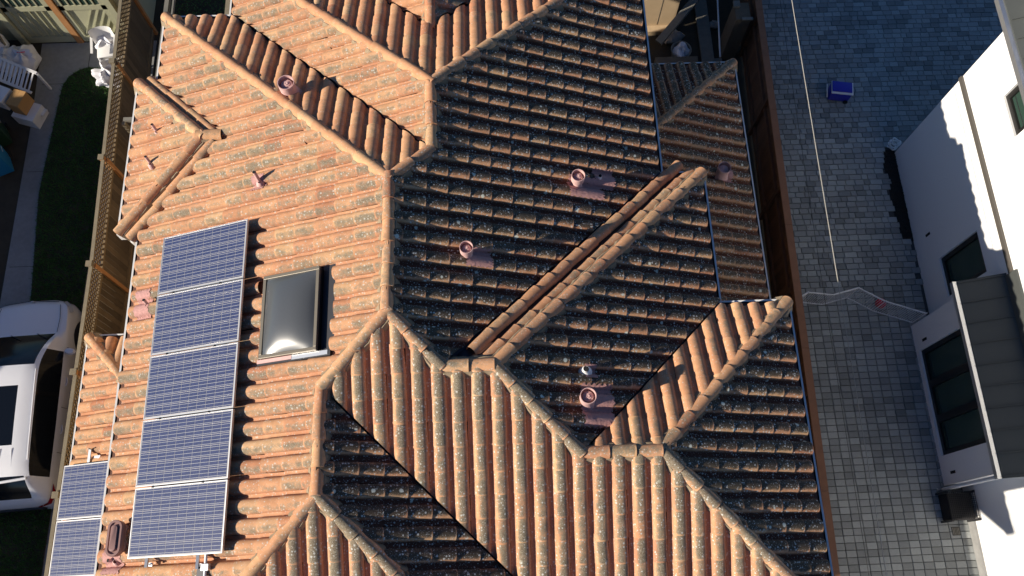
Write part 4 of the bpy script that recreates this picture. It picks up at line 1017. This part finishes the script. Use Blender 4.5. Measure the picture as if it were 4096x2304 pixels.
# ------------------------------------------------------------------ garage at the end of the driveway
gy = 14.34
ga = empty('garage', (-11.0, 15, 0), label='sage green garage with two carriage doors at the end of the driveway', cat='garage')
MB().box(-14.5, -9.15, gy + .12, 19, 0, 3.0).build('wall', 'garage', ga)
MB().box(-14.5, -9.15, gy - .02, gy + .12, 2.5, 3.0).build('lintel', 'garage', ga)
def carriage_door(x0, x1, diag):
    d = MB().box(x0, x1, gy + .02, gy + .115, .05, 2.5).build('door', 'garage', ga)
    for a, b, c, e in ((x0, x1, .05, .28), (x0, x1, 1.33, 1.50), (x0, x1, 2.30, 2.5), (x0, x0 + .13, .28, 2.30), (x1 - .13, x1, .28, 2.30)): MB().box(a + .002, b - .002, gy - .025, gy + .018, c + .002, e - .002).build('door_frame', 'garage', d)
    n = 6
    for k in range(1, n):
        if diag:
            xa = x0 + .14 + (x1 - x0 - .28) * (k - 1) / (n - 1); MB().bar((xa, gy + .004, .29), (min(x1 - .14, xa + .62), gy + .004, .29 + min(1, (x1 - .14 - xa) / .62) * 1.03), .02, .022).build('batten', 'garage', d)
        else:
            xa = x0 + .13 + (x1 - x0 - .26) * k / n; MB().box(xa - .012, xa + .012, gy - .012, gy + .019, .285, 1.325).build('batten', 'garage', d)
    MB().box(x0 + .135, x1 - .135, gy - .004, gy + .016, 1.51, 2.29).build('pane', 'glass_dark', d)
    for k in range(1, 6): xa = x0 + .13 + (x1 - x0 - .26) * k / 6; MB().box(xa - .02, xa + .02, gy - .02, gy - .006, 1.505, 2.295).build('muntin', 'garage', d)
carriage_door(-12.35, -11.12, False); carriage_door(-10.90, -9.70, True)
MB().box(-11.09, -10.93, gy - .06, gy + .10, 0, 2.9).build('post', 'fence_new', ga)
MB().box(-12.55, -12.38, gy - .10, gy + .10, 0, 2.9).build('post', 'garage', ga)
MB().box(-9.68, -9.52, gy - .06, gy + .10, 0, 2.9).build('post', 'garage', ga)
MB().bar((-12.75, gy - .55, 0), (-12.62, gy - .06, 2.4), .10, .05).build('downspout', 'fence_grey', ga)
MB().prism([(-14.7, gy - .35), (-9.0, gy - .35), (-9.0, 19.3), (-14.7, 19.3)], 3.0, 3.12).build('roof', 'metal_roof', ga)

# ------------------------------------------------------------------ junk at the left edge
def lump(name, c, rx, ry, rz, mat, parent=None, seed=0, n=22, m=14, rough=.18, **kw):
    rnd = random.Random(seed); ph = [(rnd.uniform(2, 6), rnd.uniform(0, 6), rnd.uniform(1, 5), rnd.uniform(0, 6)) for _ in range(6)]; mb = MB(); vs = []; fs = []
    for i in range(m + 1):
        th = math.pi * i / m
        for k in range(n):
            a = 2 * math.pi * k / n; w_ = 1 + rough * sum(math.sin(p * a + q) * math.sin(r * th + s_) for p, q, r, s_ in ((round(p_[0]), p_[1], p_[2], p_[3]) for p_ in ph)) / 2.2
            z = -math.cos(th); z = z if z > -.8 else -.8
            vs.append((c[0] + rx * w_ * math.sin(th) ** .8 * math.cos(a), c[1] + ry * w_ * math.sin(th) ** .8 * math.sin(a), c[2] + rz * (z + .8) * (w_ * .5 + .5)))
    for i in range(m):
        for k in range(n): fs.append((i * n + k, i * n + (k + 1) % n, (i + 1) * n + (k + 1) % n, (i + 1) * n + k))
    return mb.add(vs, fs).build(name, mat, parent, smooth=True, **kw)
def bag(loc, r, label, seed, tie=True, sz=1.0, str_mat='pinkred'):
    t = empty('rubbish_bag', loc, label=label, cat='bag', group='white rubbish bags')
    lump('sack', loc, r[0], r[1], r[2] * .5, 'bag', t, seed)
    top = Vector((loc[0], loc[1], loc[2] + r[2] * .88))
    if tie:
        MB().tube([top + Vector((-.12, .02, .0)), top + Vector((-.02, -.03, .03)), top + Vector((.10, .0, .01)), top + Vector((.16, .07, -.03))], .011, 6).build('drawstring', str_mat, t, smooth=True)
    return t
bag((-12.22, 13.62, .05), (.30, .36, .62), 'bulging white rubbish bag with a red drawstring by the garage', 3)
bag((-12.62, 13.55, .05), (.32, .40, .62), 'white rubbish bag slumped against the bag with the red drawstring', 5, False)
bag((-12.95, 13.95, .30), (.28, .28, .55), 'white carrier bag with a pink band on the pile by the garage', 8, True)
bag((-13.05, 14.0, .02), (.3, .25, .5), 'green stuffed bag at the far end of the rubbish pile', 9, False)
bpy.data.objects[[o.name for o in bpy.data.objects if o.name.startswith('sack')][-1]].data.materials[0] = M['green_bin']
# white slatted cot side
cs = empty('cot_side', (-12.1, 12.95, .3), label='white slatted cot side lying over the junk', cat='cot side')
A, B, C_, D_ = Vector((-12.95, 13.50, .78)), Vector((-11.60, 12.86, .74)), Vector((-11.72, 12.36, .62)), Vector((-13.05, 12.98, .66))
MB().bar(A, B, .07, .035).build('rail', 'whitepaint', cs); MB().bar(D_, C_, .07, .035).build('rail', 'whitepaint', cs)
for k in range(12):
    t_ = (k + .6) / 12.4; MB().bar(D_ + (C_ - D_) * t_, A + (B - A) * t_, .070 if k < 10 else .04, .015).build('slat', 'whitepaint', cs)
for q, r_ in ((A, D_), (B, C_)): MB().bar(q, Vector((q.x, q.y, .03)), .05, .05).build('leg', 'whitepaint', cs)
wb = empty('board_stack', (-11.75, 12.1, .05), label='stack of white painted boards under the cot side', cat='boards')
for k in range(4): MB().bar((-12.9 + .03 * k, 12.62 - .02 * k, .08 + .055 * k), (-11.62 + .04 * k, 12.08 - .03 * k, .08 + .055 * k), .20, .045).build('board', 'whitepaint', wb)
def carton(name, loc, rz, sx, sy, sz, mat, label, cat):
    t = empty(name, loc, rz, label=label, cat=cat)
    MB().box(-sx / 2, sx / 2, -sy / 2, sy / 2, 0, sz).build('box_walls', mat, t, bevel=.008, local=True)
    MB().box(-sx / 2 + .003, -.003, -sy / 2 + .002, sy / 2 - .002, sz + .001, sz + .006).build('flap', mat, t, local=True); MB().box(.003, sx / 2 - .003, -sy / 2 + .002, sy / 2 - .002, sz + .001, sz + .006).build('flap', mat, t, local=True)
    return t
carton('cardboard_box', (-11.95, 12.08, .42), R(-18), .34, .46, .42, 'card', 'brown cardboard box beside the white boards', 'box')
carton('white_box', (-11.90, 11.98, .03), R(-18), .60, .52, .38, 'white', 'white box underneath the brown cardboard box', 'box')
carton('white_box', (-12.55, 12.30, .45), R(-24), .75, .42, .40, 'white', 'long white box beside the brown cardboard box', 'box')
def bin_(loc, rz, mat, label):
    t = empty('wheelie_bin', loc, rz, label=label, cat='bin')
    mb = MB(); vs = []
    for z, a, b in ((.06, .22, .25), (.95, .29, .34)): vs += [(-a, -b, z), (a, -b, z), (a, b, z), (-a, b, z)]
    mb.add(vs, [(3, 2, 1, 0), (4, 5, 6, 7)] + [(i, (i + 1) % 4, 4 + (i + 1) % 4, 4 + i) for i in range(4)]); mb.build('body', mat, t, bevel=.02, local=True)
    MB().box(-.32, .32, -.37, .36, .955, 1.01).build('lid', mat, t, bevel=.02, local=True, smooth=True)
    MB().tube([(-.25, .39, .98), (.25, .39, .98)], .018, 8).build('handle', mat, t, local=True)
    MB().box(.325, .33, -.08, .10, .70, .72).build('label_strip', 'white', t, local=True)
    for s_ in (-1, 1): MB().tube([(s_ * .20, .27, .10), (s_ * .26, .27, .10)], .10, 14).build('wheel', 'rubber', t, local=True, smooth=True)
    return t
bin_((-12.60, 11.35, .02), R(28), 'green_bin', 'dark green wheelie bin next to the white box'); bin_((-12.42, 10.55, .02), R(24), 'blue_bin', 'blue wheelie bin next to the green one')

# ------------------------------------------------------------------ bright white things by the fence
def chair_stack():
    t = empty('stacked_plastic_chair', (-10.05, 13.75, .03), R(8), label='white plastic garden chair beside the fence at the garage', cat='chair')
    MB().box(-.26, .26, -.24, .24, .40, .44).build('seat', 'white', t, bevel=.02, local=True, smooth=True)
    vs = []; n = 10
    mb = MB()
    for k in range(n + 1):
        a = math.pi * (k / n); mb.v += [(.29 * math.cos(a), .20 + .10 * math.sin(a), .44), (.30 * math.cos(a), .24 + .16 * math.sin(a), .86)]
    for k in range(n): mb.f.append([2 * k, 2 * k + 2, 2 * k + 3, 2 * k + 1]); mb.mi.append(0)
    mb.build('backrest', 'white', t, local=True, smooth=True)
    for s_ in (-1, 1):
        MB().bar((s_ * .30, -.24, .64), (s_ * .30, .25, .66), .06, .03).build('armrest', 'white', t, local=True)
        for y_ in (-.21, .21): MB().bar((s_ * .23, y_, .40), (s_ * .28, y_ * 1.15, 0), .05, .04).build('leg', 'white', t, local=True)
    return t
chair_stack()
bag((-10.12, 14.05, .03), (.32, .26, .62), 'bright white sack standing behind the plastic chair', 21, False)
cb = lump('crumpled_tarp', (-10.03, 13.12, .03), .36, .30, .22, 'bag', None, 33, 36, 20, .55); tag(cb, 'crumpled white plastic tarp on the concrete beside the fence', 'tarp')

# ------------------------------------------------------------------ timber frame in the side yard between fence and house
pf = empty('timber_pergola', (-7.6, 12.6, 0), label='grey timber pergola frame in the narrow side yard', cat='pergola')
def tim(nm, a, b, w_=.09, h_=.09, m='lumber_grey'): return MB().bar(a, b, w_, h_).build(nm, m, pf)
tim('beam', (-7.75, 10.72, 2.3), (-7.75, 16.5, 2.3), .10, .14); tim('beam', (-7.55, 10.72, 2.42), (-7.55, 16.5, 2.42), .04, .09, 'lumber_grey')
tim('crossbeam', (-8.62, 10.68, 1.9), (-7.70, 10.68, 1.9)); tim('crossbeam', (-8.3, 10.0, .5), (-7.4, 10.0, .5), .07, .07)
tim('post', (-7.75, 10.80, 0), (-7.75, 10.80, 2.22)); tim('post', (-8.62, 10.60, 0), (-8.62, 10.60, 1.9), .10, .08, 'fence_grey')
tim('post', (-7.10, 12.2, 0), (-7.10, 12.2, 2.6)); tim('beam', (-6.15, 11.2, 2.6), (-6.15, 16.5, 2.6), .13, .12, 'fence_grey'); tim('post', (-5.75, 12.3, 0), (-5.75, 12.3, 2.7)); tim('post', (-5.95, 12.9, 0), (-5.95, 12.9, 2.7), .05, .05, 'fence_grey')
# shrubs filling the dark side yard
lf = MB()
for _ in range(5200):
    x, y = random.uniform(-8.75, -7.0), random.uniform(10.4, 16.5); z = abs(random.gauss(.15, .18)); s_ = random.uniform(.012, .035)
    T = Matrix.Translation((x, y, z)) @ Matrix.Rotation(random.uniform(0, 6), 4, 'Z') @ Matrix.Rotation(random.uniform(-1, 1), 4, 'X')
    lf.add([T @ Vector(q) for q in ((-s_, 0, 0), (0, -s_ * .5, 0), (s_, 0, 0), (0, s_ * .5, 0))], [(0, 1, 2, 3)])
lf.build('ground_cover', 'grass', label='dark low ground cover in the narrow side yard', kind='stuff')

# ------------------------------------------------------------------ cluttered back yard on the right of the roof
sh = empty('stucco_shed', (4.3, 14.6, 0), label='tan stucco shed wall catching the sun behind the tiled house', cat='shed')
MB().box(2.6, 5.05, 14.25, 16.5, 0, 2.6).build('wall', 'stucco_tan', sh); MB().box(2.55, 5.10, 14.05, 14.248, 0, .16).build('ledge', 'stucco_tan', sh)
for x in (3.2, 3.9, 4.6): MB().box(x - .004, x + .004, 14.243, 14.249, .2, 2.5).build('control_joint', 'joint', sh)
def plank(name, a, b, w_, h_, label, cat, mat='lumber', grp=None):
    t = empty(name, Vector(a), label=label, cat=cat)
    if grp: t['group'] = grp
    a = Vector(a); b = Vector(b); MB().bar(a, b, w_, h_).build('timber', mat, t, bevel=.006); d = (b - a).normalized()
    MB().bar(a - d * .004, a - d * .0005, w_ * .96, h_ * .96).build('end_grain', 'lumber', t); return t
plank('leaning_beam', (4.55, 13.55, .35), (5.75, 14.75, .9), .20, .12, 'long timber beam leaning diagonally against the tan shed', 'beam', 'lumber_grey')
plank('scaffold_plank', (5.88, 11.0, .10), (5.88, 15.6, .14), .34, .07, 'wide pale plank lying along the fence in the back yard', 'plank', 'lumber_grey')
plank('scaffold_plank', (6.18, 11.0, .06), (6.15, 13.2, .06), .25, .05, 'shorter pale plank beside the wide plank', 'plank', 'lumber_grey')
pl = empty('white_pole', (6.02, 12.95, .6), label='slim white pole propped above the wide plank', cat='pole'); MB().tube([(6.0, 12.75, .8), (6.1, 16.2, 1.5)], .022, 8).build('pole_shaft', 'whitepaint', pl); MB().tube([(6.0, 12.74, .80), (6.0, 12.749, .80)], .026, 8).build('end_cap', 'white', pl)
for k, (x0_, x1_, y0_, y1_, z_) in enumerate(((3.0, 4.4, 12.3, 12.9, .35), (4.42, 5.55, 12.55, 13.1, .35), (4.42, 5.55, 11.75, 12.35, .25))):
    t = empty('paving_slab', (mid(x0_, x1_), mid(y0_, y1_), 0), label=('dark slab platform below the tan shed', 'dark raised slab beside the wide plank', 'lower dark slab nearest the side roof')[k], cat='slab'); MB().box(x0_, x1_, y0_, y1_, 0, z_).build('slab_top', 'lumber', t, bevel=.01); MB().box(x0_ - .02, x1_ + .02, y0_ - .02, y1_ + .02, 0, .05).build('footing', 'soil', t)
pt = empty('tall_planter', (6.55, 13.3, 0), label='tall dark timber box standing against the redwood fence', cat='planter')
mb = MB().prism([(6.25, 13.2), (6.62, 13.2), (6.62, 13.7), (6.25, 13.7)], 0, 1.7); mb.build('box_walls', 'lumber', pt); MB().box(6.22, 6.38, 13.55, 13.73, 1.702, 1.76).build('corner_cap', 'lumber_grey', pt); MB().box(6.39, 6.66, 13.16, 13.24, 1.702, 1.73).build('rim', 'lumber_grey', pt)
for k, (x, y, r) in enumerate(((5.0, 13.9, .28), (4.1, 13.75, .2), (6.35, 12.2, .16), (6.40, 11.8, .14), (6.33, 12.6, .13), (6.42, 11.4, .12), (6.2, 14.3, .15))):
    o = lump('garden_stone', (x, y, 0), r, r * .85, r * .5, 'stone', None, 50 + k, 14, 9, .2); tag(o, ('large round stone beside the plastic tub', 'round stone in front of the tan shed ledge', 'stone by the fence beside the shorter plank', 'stone at the foot of the redwood fence', 'stone by the fence near the tall planter', 'smallest stone by the fence at the corner of the side roof', 'stone behind the tall planter')[k], 'stone', 'stones in the back yard')
tub = empty('plastic_tub', (5.15, 13.35, 0), label='dull plastic tub heaped with scraps under the leaning beam', cat='tub'); MB().lathe([(.20, 0), (.26, .30), (.28, .31), (.25, .30), (.18, .06), (.001, .06)], 20, Matrix.Translation((5.15, 13.35, 0))).build('tub_shell', 'lumber_grey', tub, smooth=True); lump('scraps', (5.15, 13.35, .12), .2, .2, .14, 'bag', tub, 77, 18, 10, .4)

# ------------------------------------------------------------------ the neighbour's house west of the driveway, whose shadow lies over it
nh = empty('neighbour_house', (-20, 3, 0), label='flat-roofed neighbouring house west of the driveway', cat='house')
MB().box(-26, -18, -14, 9.2, 0, 4.95).build('wall', 'stucco_tan', nh); MB().box(-26.2, -17.9, -14.2, 9.3, 4.952, 5.22).build('parapet', 'gutter', nh)
MB().box(-25, -18.2, 9.21, 17.5, 0, 3.55).build('wall', 'stucco_tan', nh); MB().box(-25.2, -18.0, 9.31, 17.7, 3.552, 3.78).build('parapet', 'gutter', nh)
for y_ in (-8, -3, 2, 6): MB().box(-17.999, -17.96, y_, y_ + 1.2, 1.0, 2.2).build('window', 'glass_dark', nh)
